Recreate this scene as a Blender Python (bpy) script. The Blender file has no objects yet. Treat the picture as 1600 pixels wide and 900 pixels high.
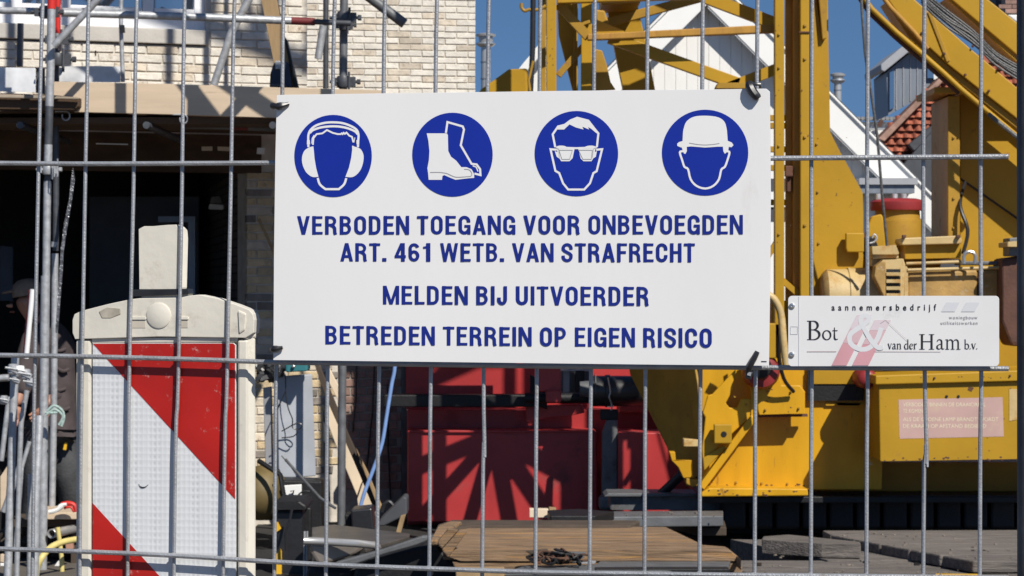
import bpy, bmesh, math, random
from mathutils import Vector, Matrix, geometry
random.seed(7)
scene = bpy.context.scene
COL = scene.collection
F = 4000.0            # focal length in photo pixels (photo is 1600 wide)
CAMZ = 1.65

# ---------------------------------------------------------------- camera
cam = bpy.data.cameras.new('camera')
cam.sensor_width = 36.0
cam.lens = 36.0 * F / 1600.0
cam.clip_start = 0.05
cam.clip_end = 3000
cam.dof.use_dof = True
cam.dof.focus_distance = 2.5
cam.dof.aperture_fstop = 64
camo = bpy.data.objects.new('camera', cam)
COL.objects.link(camo)
camo.location = (0, 0, CAMZ)
camo.rotation_euler = (math.radians(90), 0, 0)
scene.camera = camo

# ---------------------------------------------------------------- sky, sun, exposure
SUN_EL, SUN_AZ = math.radians(44), math.radians(32)      # az: to the right of straight behind the camera
world = bpy.data.worlds.new('World')
scene.world = world
world.use_nodes = True
wn = world.node_tree
sky = wn.nodes.new('ShaderNodeTexSky')
sky.sky_type = 'NISHITA'
sky.sun_disc = False
sky.sun_elevation = SUN_EL
sky.sun_rotation = math.pi - SUN_AZ
sky.altitude = 1200
sky.air_density = 1.0
sky.dust_density = 0.2
sky.ozone_density = 3.0
tc = wn.nodes.new('ShaderNodeTexCoord')
sep = wn.nodes.new('ShaderNodeVectorMath'); sep.operation = 'ADD'
sep.inputs[1].default_value = (0, 0, 0.20)               # deep clear spring sky right down to the roofs
nrm = wn.nodes.new('ShaderNodeVectorMath'); nrm.operation = 'NORMALIZE'
wn.links.new(tc.outputs['Generated'], sep.inputs[0])
wn.links.new(sep.outputs[0], nrm.inputs[0])
wn.links.new(nrm.outputs[0], sky.inputs['Vector'])
bg = wn.nodes['Background']
bg.inputs['Strength'].default_value = 0.078
hs = wn.nodes.new('ShaderNodeHueSaturation'); hs.inputs['Saturation'].default_value = 1.14; hs.inputs['Value'].default_value = 1.04
wn.links.new(sky.outputs[0], hs.inputs['Color']); wn.links.new(hs.outputs[0], bg.inputs['Color'])

sund = bpy.data.lights.new('sun', 'SUN')
sund.energy = 5.0
sund.angle = math.radians(0.5)
sund.color = (1.0, 0.95, 0.87)
suno = bpy.data.objects.new('sun', sund)
COL.objects.link(suno)
SD = Vector((math.sin(SUN_AZ) * math.cos(SUN_EL), -math.cos(SUN_AZ) * math.cos(SUN_EL), math.sin(SUN_EL)))
suno.rotation_euler = SD.to_track_quat('Z', 'Y').to_euler()
suno.location = SD * 30

scene.view_settings.view_transform = 'Standard'
scene.view_settings.look = 'None'
scene.view_settings.exposure = 0.08
scene.view_settings.gamma = 1.0

# ---------------------------------------------------------------- materials
def lin(c):
    return tuple((x / 12.92 if x <= 0.04045 else ((x + 0.055) / 1.055) ** 2.4) for x in [v / 255.0 for v in c])

MATS = {}
def mat(name, col, rough=0.6, metal=0.0, var=0.12, scale=6.0, dirt=None, dirt_amt=0.0, dirt_scale=3.0,
        bump=0.0, bump_scale=60.0, rand=0.0, stretch=(1, 1, 1), spec=0.5, detail=5.0, coords='Object'):
    """procedural paint / metal / wood: base colour with slow variation, dirt patches and fine relief"""
    if name in MATS:
        return MATS[name]
    m = bpy.data.materials.new(name)
    m.use_nodes = True
    nt = m.node_tree
    b = nt.nodes['Principled BSDF']
    b.inputs['Roughness'].default_value = rough
    b.inputs['Metallic'].default_value = metal
    b.inputs['Specular IOR Level'].default_value = spec
    geo = nt.nodes.new('ShaderNodeNewGeometry') if coords == 'World' else nt.nodes.new('ShaderNodeTexCoord')
    out = geo.outputs['Position'] if coords == 'World' else geo.outputs['Object']
    mp = nt.nodes.new('ShaderNodeMapping')
    mp.inputs['Scale'].default_value = stretch
    nt.links.new(out, mp.inputs[0])
    oi = nt.nodes.new('ShaderNodeObjectInfo')
    off = nt.nodes.new('ShaderNodeVectorMath'); off.operation = 'MULTIPLY_ADD'
    nt.links.new(oi.outputs['Random'], off.inputs[0])
    off.inputs[1].default_value = (17.0, 9.0, 23.0)
    nt.links.new(mp.outputs[0], off.inputs[2])
    vec = off.outputs[0]
    n1 = nt.nodes.new('ShaderNodeTexNoise'); n1.inputs['Scale'].default_value = scale; n1.inputs['Detail'].default_value = detail
    nt.links.new(vec, n1.inputs['Vector'])
    hsv = nt.nodes.new('ShaderNodeHueSaturation')
    hsv.inputs['Color'].default_value = (*col, 1)
    mr = nt.nodes.new('ShaderNodeMapRange')
    mr.inputs['From Min'].default_value = 0.3; mr.inputs['From Max'].default_value = 0.7
    mr.inputs['To Min'].default_value = 1 - var; mr.inputs['To Max'].default_value = 1 + var
    nt.links.new(n1.outputs['Fac'], mr.inputs['Value'])
    last = mr.outputs[0]
    if rand:
        mr2 = nt.nodes.new('ShaderNodeMapRange')
        mr2.inputs['To Min'].default_value = 1 - rand; mr2.inputs['To Max'].default_value = 1 + rand
        nt.links.new(oi.outputs['Random'], mr2.inputs['Value'])
        mu = nt.nodes.new('ShaderNodeMath'); mu.operation = 'MULTIPLY'
        nt.links.new(last, mu.inputs[0]); nt.links.new(mr2.outputs[0], mu.inputs[1])
        last = mu.outputs[0]
    nt.links.new(last, hsv.inputs['Value'])
    colout = hsv.outputs['Color']
    if dirt is not None:
        n2 = nt.nodes.new('ShaderNodeTexNoise'); n2.inputs['Scale'].default_value = dirt_scale; n2.inputs['Detail'].default_value = 9
        n2.inputs['Roughness'].default_value = 0.72
        nt.links.new(vec, n2.inputs['Vector'])
        cr = nt.nodes.new('ShaderNodeMapRange')
        cr.inputs['From Min'].default_value = 0.62 - 0.25 * dirt_amt; cr.inputs['From Max'].default_value = 0.72 - 0.15 * dirt_amt
        nt.links.new(n2.outputs['Fac'], cr.inputs['Value'])
        mx = nt.nodes.new('ShaderNodeMix'); mx.data_type = 'RGBA'
        nt.links.new(cr.outputs[0], mx.inputs['Factor'])
        nt.links.new(colout, mx.inputs['A'])
        mx.inputs['B'].default_value = (*dirt, 1)
        colout = mx.outputs['Result']
        rr = nt.nodes.new('ShaderNodeMapRange')
        rr.inputs['To Min'].default_value = rough; rr.inputs['To Max'].default_value = min(1, rough + 0.25)
        nt.links.new(cr.outputs[0], rr.inputs['Value'])
        nt.links.new(rr.outputs[0], b.inputs['Roughness'])
    nt.links.new(colout, b.inputs['Base Color'])
    if bump:
        n3 = nt.nodes.new('ShaderNodeTexNoise'); n3.inputs['Scale'].default_value = bump_scale; n3.inputs['Detail'].default_value = 6
        nt.links.new(vec, n3.inputs['Vector'])
        bp = nt.nodes.new('ShaderNodeBump'); bp.inputs['Strength'].default_value = bump; bp.inputs['Distance'].default_value = 0.01
        nt.links.new(n3.outputs['Fac'], bp.inputs['Height'])
        nt.links.new(bp.outputs[0], b.inputs['Normal'])
    MATS[name] = m
    return m

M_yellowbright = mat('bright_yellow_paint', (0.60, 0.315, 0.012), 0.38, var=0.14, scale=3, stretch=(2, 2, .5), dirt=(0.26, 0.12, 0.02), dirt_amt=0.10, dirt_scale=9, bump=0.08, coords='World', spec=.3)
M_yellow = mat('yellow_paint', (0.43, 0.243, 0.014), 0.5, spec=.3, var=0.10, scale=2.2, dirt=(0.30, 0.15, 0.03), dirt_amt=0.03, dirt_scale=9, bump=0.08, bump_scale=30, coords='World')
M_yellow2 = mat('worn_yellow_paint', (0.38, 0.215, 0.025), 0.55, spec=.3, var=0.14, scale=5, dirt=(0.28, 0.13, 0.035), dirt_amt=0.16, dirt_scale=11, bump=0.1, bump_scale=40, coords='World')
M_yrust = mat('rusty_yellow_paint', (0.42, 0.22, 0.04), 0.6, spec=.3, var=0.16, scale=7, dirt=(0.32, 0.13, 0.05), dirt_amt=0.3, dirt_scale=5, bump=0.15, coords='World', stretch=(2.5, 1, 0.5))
M_cream = mat('cream_motor_paint', (0.52, 0.38, 0.17), 0.5, var=0.16, scale=6, dirt=(0.42, 0.20, 0.03), dirt_amt=0.40, dirt_scale=8, bump=0.1, coords='World')
M_mottle = mat('flaking_motor_paint', (0.40, 0.24, 0.07), 0.6, var=0.25, scale=9, dirt=(0.5, 0.47, 0.40), dirt_amt=0.12, dirt_scale=11, bump=0.25, coords='World')
M_brownrust = mat('brown_rusty_steel', (0.10, 0.045, 0.03), 0.8, var=0.25, scale=8, dirt=(0.18, 0.07, 0.03), dirt_amt=0.4, bump=0.2)
M_galv = mat('galvanised_tube', (0.42, 0.43, 0.44), 0.48, 0.35, var=0.22, scale=30, dirt=(0.62, 0.62, 0.60), dirt_amt=0.1, dirt_scale=40, bump=0.15, bump_scale=120)
M_wire = mat('galvanised_wire', (0.35, 0.36, 0.375), 0.45, 0.4, var=0.16, scale=45, bump=0.2, bump_scale=500, dirt=(0.24, 0.22, 0.20), dirt_amt=0.12, dirt_scale=18)
M_spangle = mat('galvanised_sheet', (0.72, 0.73, 0.74), 0.35, 0.0, var=0.22, scale=9, detail=2)
M_darksteel = mat('dark_tube', (0.075, 0.08, 0.09), 0.5, 0.3, var=0.25, scale=20, bump=0.1)
M_white = mat('sign_white', (0.82, 0.81, 0.79), 0.36, var=0.03, scale=5, dirt=(0.70, 0.68, 0.64), dirt_amt=0.07, dirt_scale=9, stretch=(1, 1, .35), bump=0.15, bump_scale=5)
M_white2 = mat('nameplate_white', (0.78, 0.77, 0.755), 0.35, var=0.03, scale=18, dirt=(0.62, 0.61, 0.60), dirt_amt=0.12, dirt_scale=14)
M_blue = mat('sign_blue', (0.007, 0.026, 0.31), 0.42, var=0.08, scale=5, spec=0.4)
M_ink = mat('text_blue', (0.010, 0.024, 0.22), 0.5, var=0.04, scale=10, spec=0.3)
M_black = mat('black_print', (0.02, 0.02, 0.022), 0.5, var=0.1)
M_greyprint = mat('grey_print', (0.67, 0.675, 0.69), 0.4, var=0.02)
M_greyline = mat('grey_line_print', (0.35, 0.35, 0.36), 0.4, var=0.05)
M_pink = mat('faded_pink_print', (0.66, 0.34, 0.37), 0.4, var=0.07, scale=30)
M_pinklight = mat('pale_pink_print', (0.72, 0.62, 0.64), 0.4, var=0.05, scale=30)
M_pinkmid = mat('mid_pink_print', (0.69, 0.48, 0.50), 0.4, var=0.05, scale=30)
M_tie = mat('black_plastic', (0.018, 0.018, 0.02), 0.38, var=0.2, scale=60, spec=0.6)
M_beacon = mat('cream_plastic', (0.67, 0.63, 0.54), 0.55, var=0.06, scale=14, dirt=(0.48, 0.43, 0.36), dirt_amt=0.24, dirt_scale=13, bump=0.05, bump_scale=90)
M_stripered = mat('beacon_red_film', (0.42, 0.014, 0.009), 0.38, var=0.16, scale=12, dirt=(0.50, 0.30, 0.27), dirt_amt=0.10, dirt_scale=75)
M_red = mat('red_machine_paint', (0.42, 0.036, 0.036), 0.42, var=0.16, scale=3, dirt=(0.26, 0.05, 0.045), dirt_amt=0.25, bump=0.04, coords='World')
M_redring = mat('red_ring_paint', (0.27, 0.028, 0.03), 0.45, var=0.15, scale=9, bump=0.05)
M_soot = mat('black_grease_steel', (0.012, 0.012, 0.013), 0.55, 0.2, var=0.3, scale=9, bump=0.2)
M_greysteel = mat('grey_steel', (0.13, 0.135, 0.14), 0.55, 0.2, var=0.2, scale=8, dirt=(0.08, 0.07, 0.06), dirt_amt=0.3, bump=0.15)
M_mortar = mat('mortar', (0.58, 0.53, 0.45), 0.95, var=0.15, scale=12, bump=0.3, coords='World')
M_mortardark = mat('dark_mortar', (0.34, 0.30, 0.26), 0.95, var=0.15, scale=12, bump=0.3, coords='World')
M_brickA = mat('pale_brick', (0.71, 0.66, 0.57), 0.95, var=0.12, scale=14, dirt=(0.46, 0.38, 0.30), dirt_amt=0.14, dirt_scale=8, bump=0.5, rand=0.08)
M_brickB = mat('buff_brick', (0.60, 0.52, 0.41), 0.95, var=0.16, scale=14, dirt=(0.30, 0.22, 0.16), dirt_amt=0.25, dirt_scale=8, bump=0.5, rand=0.16)
M_brickC = mat('yellow_brick', (0.56, 0.44, 0.27), 0.95, var=0.14, scale=14, dirt=(0.32, 0.24, 0.16), dirt_amt=0.3, dirt_scale=9, bump=0.5, rand=0.12)
M_brickR = mat('brown_red_brick', (0.30, 0.185, 0.15), 0.95, var=0.2, scale=14, dirt=(0.20, 0.14, 0.11), dirt_amt=0.3, dirt_scale=8, bump=0.5, rand=0.28)
M_brickG = mat('grey_brown_brick', (0.24, 0.21, 0.18), 0.95, var=0.2, scale=14, bump=0.5, rand=0.25)
M_beige = mat('planed_timber', (0.60, 0.47, 0.33), 0.7, var=0.10, scale=3, stretch=(0.6, 1, 6), dirt=(0.4, 0.3, 0.2), dirt_amt=0.08, bump=0.1)
M_sill = mat('concrete_sill', (0.50, 0.47, 0.42), 0.85, var=0.10, scale=6, bump=0.2)
M_deck = mat('brown_deck_timber', (0.085, 0.047, 0.024), 0.8, var=0.3, scale=4, stretch=(0.4, 3, 3), rand=0.25, bump=0.3)
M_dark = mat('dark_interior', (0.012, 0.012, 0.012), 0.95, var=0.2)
M_pvc = mat('white_window_frame', (0.78, 0.78, 0.79), 0.4, var=0.03)
M_wood = mat('weathered_mat_timber', (0.21, 0.135, 0.078), 0.9, var=0.55, scale=13, stretch=(0.35, 3.5, 7), dirt=(0.42, 0.22, 0.07), dirt_amt=0.38, dirt_scale=4, bump=0.6, bump_scale=30)
M_woodgrey = mat('grey_mat_timber', (0.135, 0.118, 0.105), 0.9, var=0.35, scale=10, stretch=(0.4, 4, 4), dirt=(0.24, 0.21, 0.18), dirt_amt=0.22, dirt_scale=7, bump=0.7, bump_scale=30, rand=0.12)
M_plank = mat('fresh_plank', (0.74, 0.60, 0.43), 0.7, var=0.10, scale=6, stretch=(1, 1, 0.3), bump=0.1)
M_darkwood = mat('dark_batten', (0.07, 0.05, 0.035), 0.85, var=0.25, scale=8, stretch=(1, 1, 0.3), bump=0.2)
M_tanwood = mat('tan_prop', (0.33, 0.22, 0.11), 0.75, var=0.2, scale=7, stretch=(2, 2, 0.4), bump=0.2)
M_gable = mat('white_cladding', (0.80, 0.78, 0.73), 0.55, var=0.03, scale=4, stretch=(3, 3, 0.5), rand=0.03)
M_gabletrim = mat('white_bargeboard', (0.82, 0.81, 0.77), 0.5, var=0.02, scale=3)
M_soffit = mat('grey_soffit', (0.34, 0.35, 0.37), 0.6, var=0.05)
M_tile = mat('orange_clay_tile', (0.34, 0.10, 0.055), 0.85, var=0.22, scale=12, dirt=(0.22, 0.09, 0.06), dirt_amt=0.3, dirt_scale=9, bump=0.3, rand=0.25)
M_zinc = mat('grey_zinc', (0.22, 0.245, 0.28), 0.5, 0.3, var=0.12, scale=3, stretch=(5, 5, 0.5), bump=0.05)
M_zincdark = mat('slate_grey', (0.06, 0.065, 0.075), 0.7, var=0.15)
M_flue = mat('stainless_flue', (0.55, 0.54, 0.52), 0.32, 0.55, var=0.08, scale=8)
M_ground = mat('site_sand', (0.11, 0.095, 0.078), 0.95, var=0.25, scale=2, dirt=(0.10, 0.085, 0.07), dirt_amt=0.4, dirt_scale=1.2, bump=0.5, bump_scale=12, coords='World')
M_jacket = mat('brown_jacket', (0.065, 0.05, 0.05), 0.9, var=0.3, scale=9, bump=1.0, bump_scale=9)
M_trouser = mat('charcoal_trousers', (0.055, 0.057, 0.06), 0.9, var=0.2, scale=12, bump=0.4)
M_skin = mat('skin', (0.40, 0.20, 0.13), 0.55, var=0.08, scale=20)
M_cap = mat('tan_cap', (0.22, 0.17, 0.13), 0.9, var=0.15, scale=20)
M_hose = mat('yellow_hose', (0.66, 0.55, 0.20), 0.45, var=0.1, scale=20)
M_hoseblue = mat('light_blue_hose', (0.20, 0.33, 0.62), 0.4, var=0.1, scale=20)
M_teal = mat('teal_plastic', (0.03, 0.17, 0.19), 0.5, var=0.1)
M_sheet = mat('pale_grey_panel', (0.36, 0.38, 0.41), 0.4, var=0.14, scale=4, dirt=(0.18, 0.19, 0.2), dirt_amt=0.2, dirt_scale=3)
M_hazard = mat('hazard_yellow', (0.75, 0.42, 0.015), 0.5, var=0.1)
M_rust = mat('rusty_scrap', (0.10, 0.05, 0.03), 0.9, var=0.4, scale=15, dirt=(0.35, 0.10, 0.03), dirt_amt=0.2, bump=0.5)
M_screw = mat('screw_steel', (0.55, 0.55, 0.54), 0.3, 0.8, var=0.1)
M_sticker = mat('faded_pink_sticker', (0.52, 0.34, 0.30), 0.5, var=0.08, scale=5, dirt=(0.55, 0.42, 0.27), dirt_amt=0.3, dirt_scale=3, coords='World')
M_stickertext = mat('faded_sticker_text', (0.74, 0.66, 0.46), 0.5, var=0.05)
M_cable = mat('black_rope', (0.03, 0.03, 0.03), 0.5, 0.0, var=0.3, scale=40, bump=0.3)
M_cablelight = mat('steel_rope', (0.10, 0.10, 0.10), 0.5, 0.0, var=0.3, scale=50, bump=0.4)
M_redband = mat('red_band_paint', (0.60, 0.03, 0.02), 0.4, var=0.12, scale=20)
M_whitetube = mat('white_tube', (0.82, 0.82, 0.80), 0.35, var=0.04)

def glass_mat():
    m = bpy.data.materials.new('window_glass'); m.use_nodes = True
    b = m.node_tree.nodes['Principled BSDF']
    b.inputs['Base Color'].default_value = (0.02, 0.03, 0.05, 1)
    b.inputs['Roughness'].default_value = 0.03
    b.inputs['Metallic'].default_value = 0.0
    b.inputs['Specular IOR Level'].default_value = 1.0
    b.inputs['Coat Weight'].default_value = 1.0
    b.inputs['IOR'].default_value = 2.6
    return m
M_glass = glass_mat()

def reflective_mat():
    """prismatic white film: rows of small sealed cells"""
    m = bpy.data.materials.new('prismatic_white_film'); m.use_nodes = True
    nt = m.node_tree; b = nt.nodes['Principled BSDF']
    tcn = nt.nodes.new('ShaderNodeTexCoord')
    mp = nt.nodes.new('ShaderNodeMapping'); mp.inputs['Scale'].default_value = (200, 200, 150)
    nt.links.new(tcn.outputs['Object'], mp.inputs[0])
    v = nt.nodes.new('ShaderNodeTexVoronoi'); v.inputs['Scale'].default_value = 1.0; v.inputs['Randomness'].default_value = 0.06
    nt.links.new(mp.outputs[0], v.inputs['Vector'])
    mr = nt.nodes.new('ShaderNodeMapRange'); mr.inputs['From Min'].default_value = 0.10; mr.inputs['From Max'].default_value = 0.34
    nt.links.new(v.outputs['Distance'], mr.inputs['Value'])
    n = nt.nodes.new('ShaderNodeTexNoise'); n.inputs['Scale'].default_value = 22; n.inputs['Detail'].default_value = 4
    nt.links.new(tcn.outputs['Object'], n.inputs['Vector'])
    mrn = nt.nodes.new('ShaderNodeMapRange'); mrn.inputs['From Min'].default_value = 0.38; mrn.inputs['From Max'].default_value = 0.62
    nt.links.new(n.outputs['Fac'], mrn.inputs['Value'])
    mm = nt.nodes.new('ShaderNodeMath'); mm.operation = 'MAXIMUM'
    nt.links.new(mr.outputs[0], mm.inputs[0]); nt.links.new(mrn.outputs[0], mm.inputs[1])
    mx = nt.nodes.new('ShaderNodeMix'); mx.data_type = 'RGBA'
    mx.inputs['A'].default_value = (0.54, 0.55, 0.56, 1); mx.inputs['B'].default_value = (0.68, 0.69, 0.70, 1)
    nt.links.new(mm.outputs[0], mx.inputs['Factor'])
    nt.links.new(mx.outputs['Result'], b.inputs['Base Color'])
    b.inputs['Roughness'].default_value = 0.3
    bp = nt.nodes.new('ShaderNodeBump'); bp.inputs['Strength'].default_value = 0.5; bp.inputs['Distance'].default_value = 0.001
    nt.links.new(v.outputs['Distance'], bp.inputs['Height'])
    nt.links.new(bp.outputs[0], b.inputs['Normal'])
    return m
M_film = reflective_mat()

# ---------------------------------------------------------------- placing helpers
def P(px, py, d):
    """point at distance d along +Y that the camera sees at photo pixel (px, py)"""
    return Vector(((px - 800.0) / F * d, d, CAMZ - (py - 450.0) / F * d))

class Plane:
    """vertical plane in the world, known by its distance at two photo columns"""
    def __init__(s, px0, d0, px1, d1):
        s.b = (1 / d1 - 1 / d0) / (px1 - px0); s.a = 1 / d0 - s.b * px0
        p0, p1 = P(px0, 450, d0), P(px1, 450, d1)
        s.o = Vector((p0.x, p0.y, 0)); s.u = Vector((p1.x - p0.x, p1.y - p0.y, 0)).normalized()
        s.n = Vector((s.u.y, -s.u.x, 0))          # towards the camera
        s.yaw = math.atan2(s.u.y, s.u.x)
    def d(s, px): return 1 / (s.a + s.b * px)
    def pt(s, px, py, off=0.0): return P(px, py, s.d(px)) + s.n * off
    def sz(s, px, py):
        p = s.pt(px, py); return ((p - s.o).dot(s.u), p.z)
    def at(s, sx, z, off=0.0):
        v = s.o + s.u * sx + s.n * off; return Vector((v.x, v.y, z))

def frontal(d): return Plane(0, d, 1600, d)

WORLDPOS = {}
def thing(name, label, cat, loc, group=None):
    o = bpy.data.objects.new(name, None); o.empty_display_size = 0.2
    COL.objects.link(o); o.location = loc
    o['label'] = label; o['category'] = cat
    if group: o['group'] = group
    WORLDPOS[o.name] = Vector(loc)
    return o

def tag(o, label=None, cat=None, group=None, kind=None):
    if label: o['label'] = label
    if cat: o['category'] = cat
    if group: o['group'] = group
    if kind: o['kind'] = kind
    return o

class MB:
    """collects shapes given in world coordinates, then links them as one object"""
    def __init__(s): s.v = []; s.f = []
    def add(s, vs, fs):
        k = len(s.v); s.v += [Vector(v) for v in vs]; s.f += [tuple(i + k for i in f) for f in fs]; return s
    def box(s, c, size, rz=0.0, rx=0.0, ry=0.0):
        M = Matrix.Rotation(rz, 3, 'Z') @ Matrix.Rotation(rx, 3, 'X') @ Matrix.Rotation(ry, 3, 'Y')
        x, y, z = [q / 2 for q in size]
        vs = [Vector(c) + M @ Vector(p) for p in ((-x, -y, -z), (x, -y, -z), (x, y, -z), (-x, y, -z), (-x, -y, z), (x, -y, z), (x, y, z), (-x, y, z))]
        return s.add(vs, [(0, 3, 2, 1), (4, 5, 6, 7), (0, 1, 5, 4), (1, 2, 6, 5), (2, 3, 7, 6), (3, 0, 4, 7)])
    def prism(s, front, vec):
        n = len(front); back = [p + vec for p in front]
        tris = geometry.tessellate_polygon([[p for p in front]])
        fs = [tuple(t) for t in tris] + [tuple(n + i for i in reversed(t)) for t in tris]
        fs += [(i, (i + 1) % n, n + (i + 1) % n, n + i) for i in range(n)]
        return s.add(list(front) + back, fs)
    def ngonprism(s, front, vec):
        n = len(front); back = [p + vec for p in front]
        return s.add(list(front) + back, [tuple(range(n)), tuple(reversed(range(n, 2 * n)))] + [(i, (i + 1) % n, n + (i + 1) % n, n + i) for i in range(n)])
    def flat(s, pts):
        tris = geometry.tessellate_polygon([[p for p in pts]])
        return s.add(pts, [tuple(t) for t in tris])
    def tube(s, pts, r, n=10, caps=True, closed=False):
        pts = [Vector(p) for p in pts]; m = len(pts); rs = r if isinstance(r, (list, tuple)) else [r] * m
        vs = []; fs = []; prev = None
        for i, p in enumerate(pts):
            if closed: t = (pts[(i + 1) % m] - pts[i - 1]).normalized()
            else: t = (pts[min(i + 1, m - 1)] - pts[max(i - 1, 0)]).normalized()
            a = prev if prev is not None else (Vector((0, 1, 0)) if abs(t.y) < 0.9 else Vector((1, 0, 0)))
            a = (a - t * a.dot(t)).normalized(); b = t.cross(a); prev = a
            for k in range(n):
                an = 2 * math.pi * k / n
                vs.append(p + a * math.cos(an) * rs[i] + b * math.sin(an) * rs[i])
        seg = m if closed else m - 1
        for i in range(seg):
            j = (i + 1) % m
            for k in range(n):
                l = (k + 1) % n
                fs.append((i * n + k, i * n + l, j * n + l, j * n + k))
        if caps and not closed:
            fs.append(tuple(reversed(range(n)))); fs.append(tuple((m - 1) * n + k for k in range(n)))
        return s.add(vs, fs)
    def lathe(s, c, axis, prof, n=28):
        """prof: (distance along axis, radius)"""
        ax = Vector(axis).normalized(); a = Vector((0, 0, 1)) if abs(ax.z) < 0.9 else Vector((1, 0, 0))
        a = (a - ax * a.dot(ax)).normalized(); b = ax.cross(a); vs = []; fs = []
        for t, r in prof:
            for k in range(n):
                an = 2 * math.pi * k / n
                vs.append(Vector(c) + ax * t + (a * math.cos(an) + b * math.sin(an)) * r)
        for i in range(len(prof) - 1):
            for k in range(n):
                l = (k + 1) % n; fs.append((i * n + k, i * n + l, (i + 1) * n + l, (i + 1) * n + k))
        fs.append(tuple(reversed(range(n)))); fs.append(tuple((len(prof) - 1) * n + k for k in range(n)))
        return s.add(vs, fs)
    def build(s, name, m, parent=None, smooth=False, bevel=0.0, fix=True):
        lo = Vector((min(v.x for v in s.v), min(v.y for v in s.v), min(v.z for v in s.v)))
        hi = Vector((max(v.x for v in s.v), max(v.y for v in s.v), max(v.z for v in s.v)))
        c = (lo + hi) / 2
        me = bpy.data.meshes.new(name)
        me.from_pydata([v - c for v in s.v], [], s.f)
        if fix:
            bm = bmesh.new(); bm.from_mesh(me); bmesh.ops.recalc_face_normals(bm, faces=bm.faces); bm.to_mesh(me); bm.free()
        me.materials.append(m)
        o = bpy.data.objects.new(name, me); COL.objects.link(o)
        if smooth:
            me.polygons.foreach_set('use_smooth', [True] * len(me.polygons))
            me.set_sharp_from_angle(angle=math.radians(42))
        if parent is not None:
            o.parent = parent; o.location = c - WORLDPOS[parent.name]
        else: o.location = c
        WORLDPOS[o.name] = c
        if bevel:
            bv = o.modifiers.new('bevel', 'BEVEL'); bv.width = bevel; bv.segments = 2; bv.limit_method = 'ANGLE'; bv.angle_limit = math.radians(40)
        return o

def px_prism(pts, pl, thick, off=0.0, mb=None):
    """outline given in photo pixels on plane pl, real thickness going away from the camera side"""
    mb = mb or MB()
    if not isinstance(pl, Plane): pl = frontal(pl)
    fr = [pl.pt(x, y, off) for x, y in pts]
    return mb.prism(fr, -pl.n * thick)

def px_tube(pts, r, n=10, mb=None):
    """pts: (px, py, distance)"""
    mb = mb or MB(); return mb.tube([P(*p) for p in pts], r, n)

def smoothpts(pts, k=6):
    pts = [Vector(p) for p in pts]; out = []
    for i in range(len(pts) - 1):
        p0 = pts[max(i - 1, 0)]; p1 = pts[i]; p2 = pts[i + 1]; p3 = pts[min(i + 2, len(pts) - 1)]
        for j in range(k):
            t = j / k
            out.append(0.5 * ((2 * p1) + (p2 - p0) * t + (2 * p0 - 5 * p1 + 4 * p2 - p3) * t * t + (3 * p1 - p0 - 3 * p2 + p3) * t ** 3))
    out.append(pts[-1]); return out

def arc(cx, cy, rx, ry, a0, a1, n=8):
    return [(cx + rx * math.cos(math.radians(a0 + (a1 - a0) * i / n)), cy + ry * math.sin(math.radians(a0 + (a1 - a0) * i / n))) for i in range(n + 1)]

def ribbon(pts, t, closed=False):
    """2D ribbon outline with mitred joins -> list of quads"""
    pts = [Vector(p) for p in pts]; m = len(pts); ts = t if isinstance(t, (list, tuple)) else [t] * m
    L = []; R = []
    for i in range(m):
        if closed: a, b = pts[i - 1], pts[(i + 1) % m]
        else: a, b = pts[max(i - 1, 0)], pts[min(i + 1, m - 1)]
        d1 = (pts[i] - a); d2 = (b - pts[i])
        if d1.length < 1e-9: d1 = d2
        if d2.length < 1e-9: d2 = d1
        d1 = d1.normalized(); d2 = d2.normalized(); tt = (d1 + d2)
        tt = tt.normalized() if tt.length > 1e-6 else d1
        nn = Vector((-tt.y, tt.x)); cs = max(0.45, nn.dot(Vector((-d1.y, d1.x))))
        L.append(pts[i] + nn * ts[i] / 2 / cs); R.append(pts[i] - nn * ts[i] / 2 / cs)
    qs = []
    for i in range(m if closed else m - 1):
        j = (i + 1) % m; qs.append([L[i], L[j], R[j], R[i]])
    return qs

# ================================================================ GROUND
g = MB(); g.add([(-900, -60, 0), (900, -60, 0), (900, 2000, 0), (-900, 2000, 0)], [(0, 1, 2, 3)])
ground = g.build('ground', M_ground); ground['kind'] = 'structure'

# ================================================================ FENCE PANEL
FP = Plane(0, 2.64, 1600, 2.40)
fence = thing('mesh_fence', 'galvanised steel mesh fence panel across the whole view in front of the site', 'fence', FP.at(0.55, 0.0))
VW = [(-9, -14, -19, -22), (64, 56.5, 51, 48), (136, 130, 125, 121.7), (211, 205.7, 199, 196.6), (286, 281.5, 275.7, 269), (364, 358, 352, 346),
      (440.7, 437, 428.7, 426.3), (520.7, 515, 509.5, 507), (599.2, 595.5, 590, 587), (680.7, 676.5, 671, 668.7), (762, 758, 753.9, 751.5),
      (842.7, 840, 837, 835), (928, 925, 921.8, 919.8), (1010.7, 1008.7, 1007, 1005.6), (1097, 1095, 1093.2, 1091.8), (1182.7, 1180.5, 1179.5, 1178),
      (1268, 1266.7, 1267.5, 1266), (1355.7, 1354, 1355, 1353), (1444, 1442, 1444.5, 1442), (1533.3, 1531.7, 1532.8, 1530.5)]
ys = (0, 300, 600, 900)
OFFY = {18: [(730, 1447.3)], 10: [(715, 755)], 2: [(120, 133.5)]}
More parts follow.
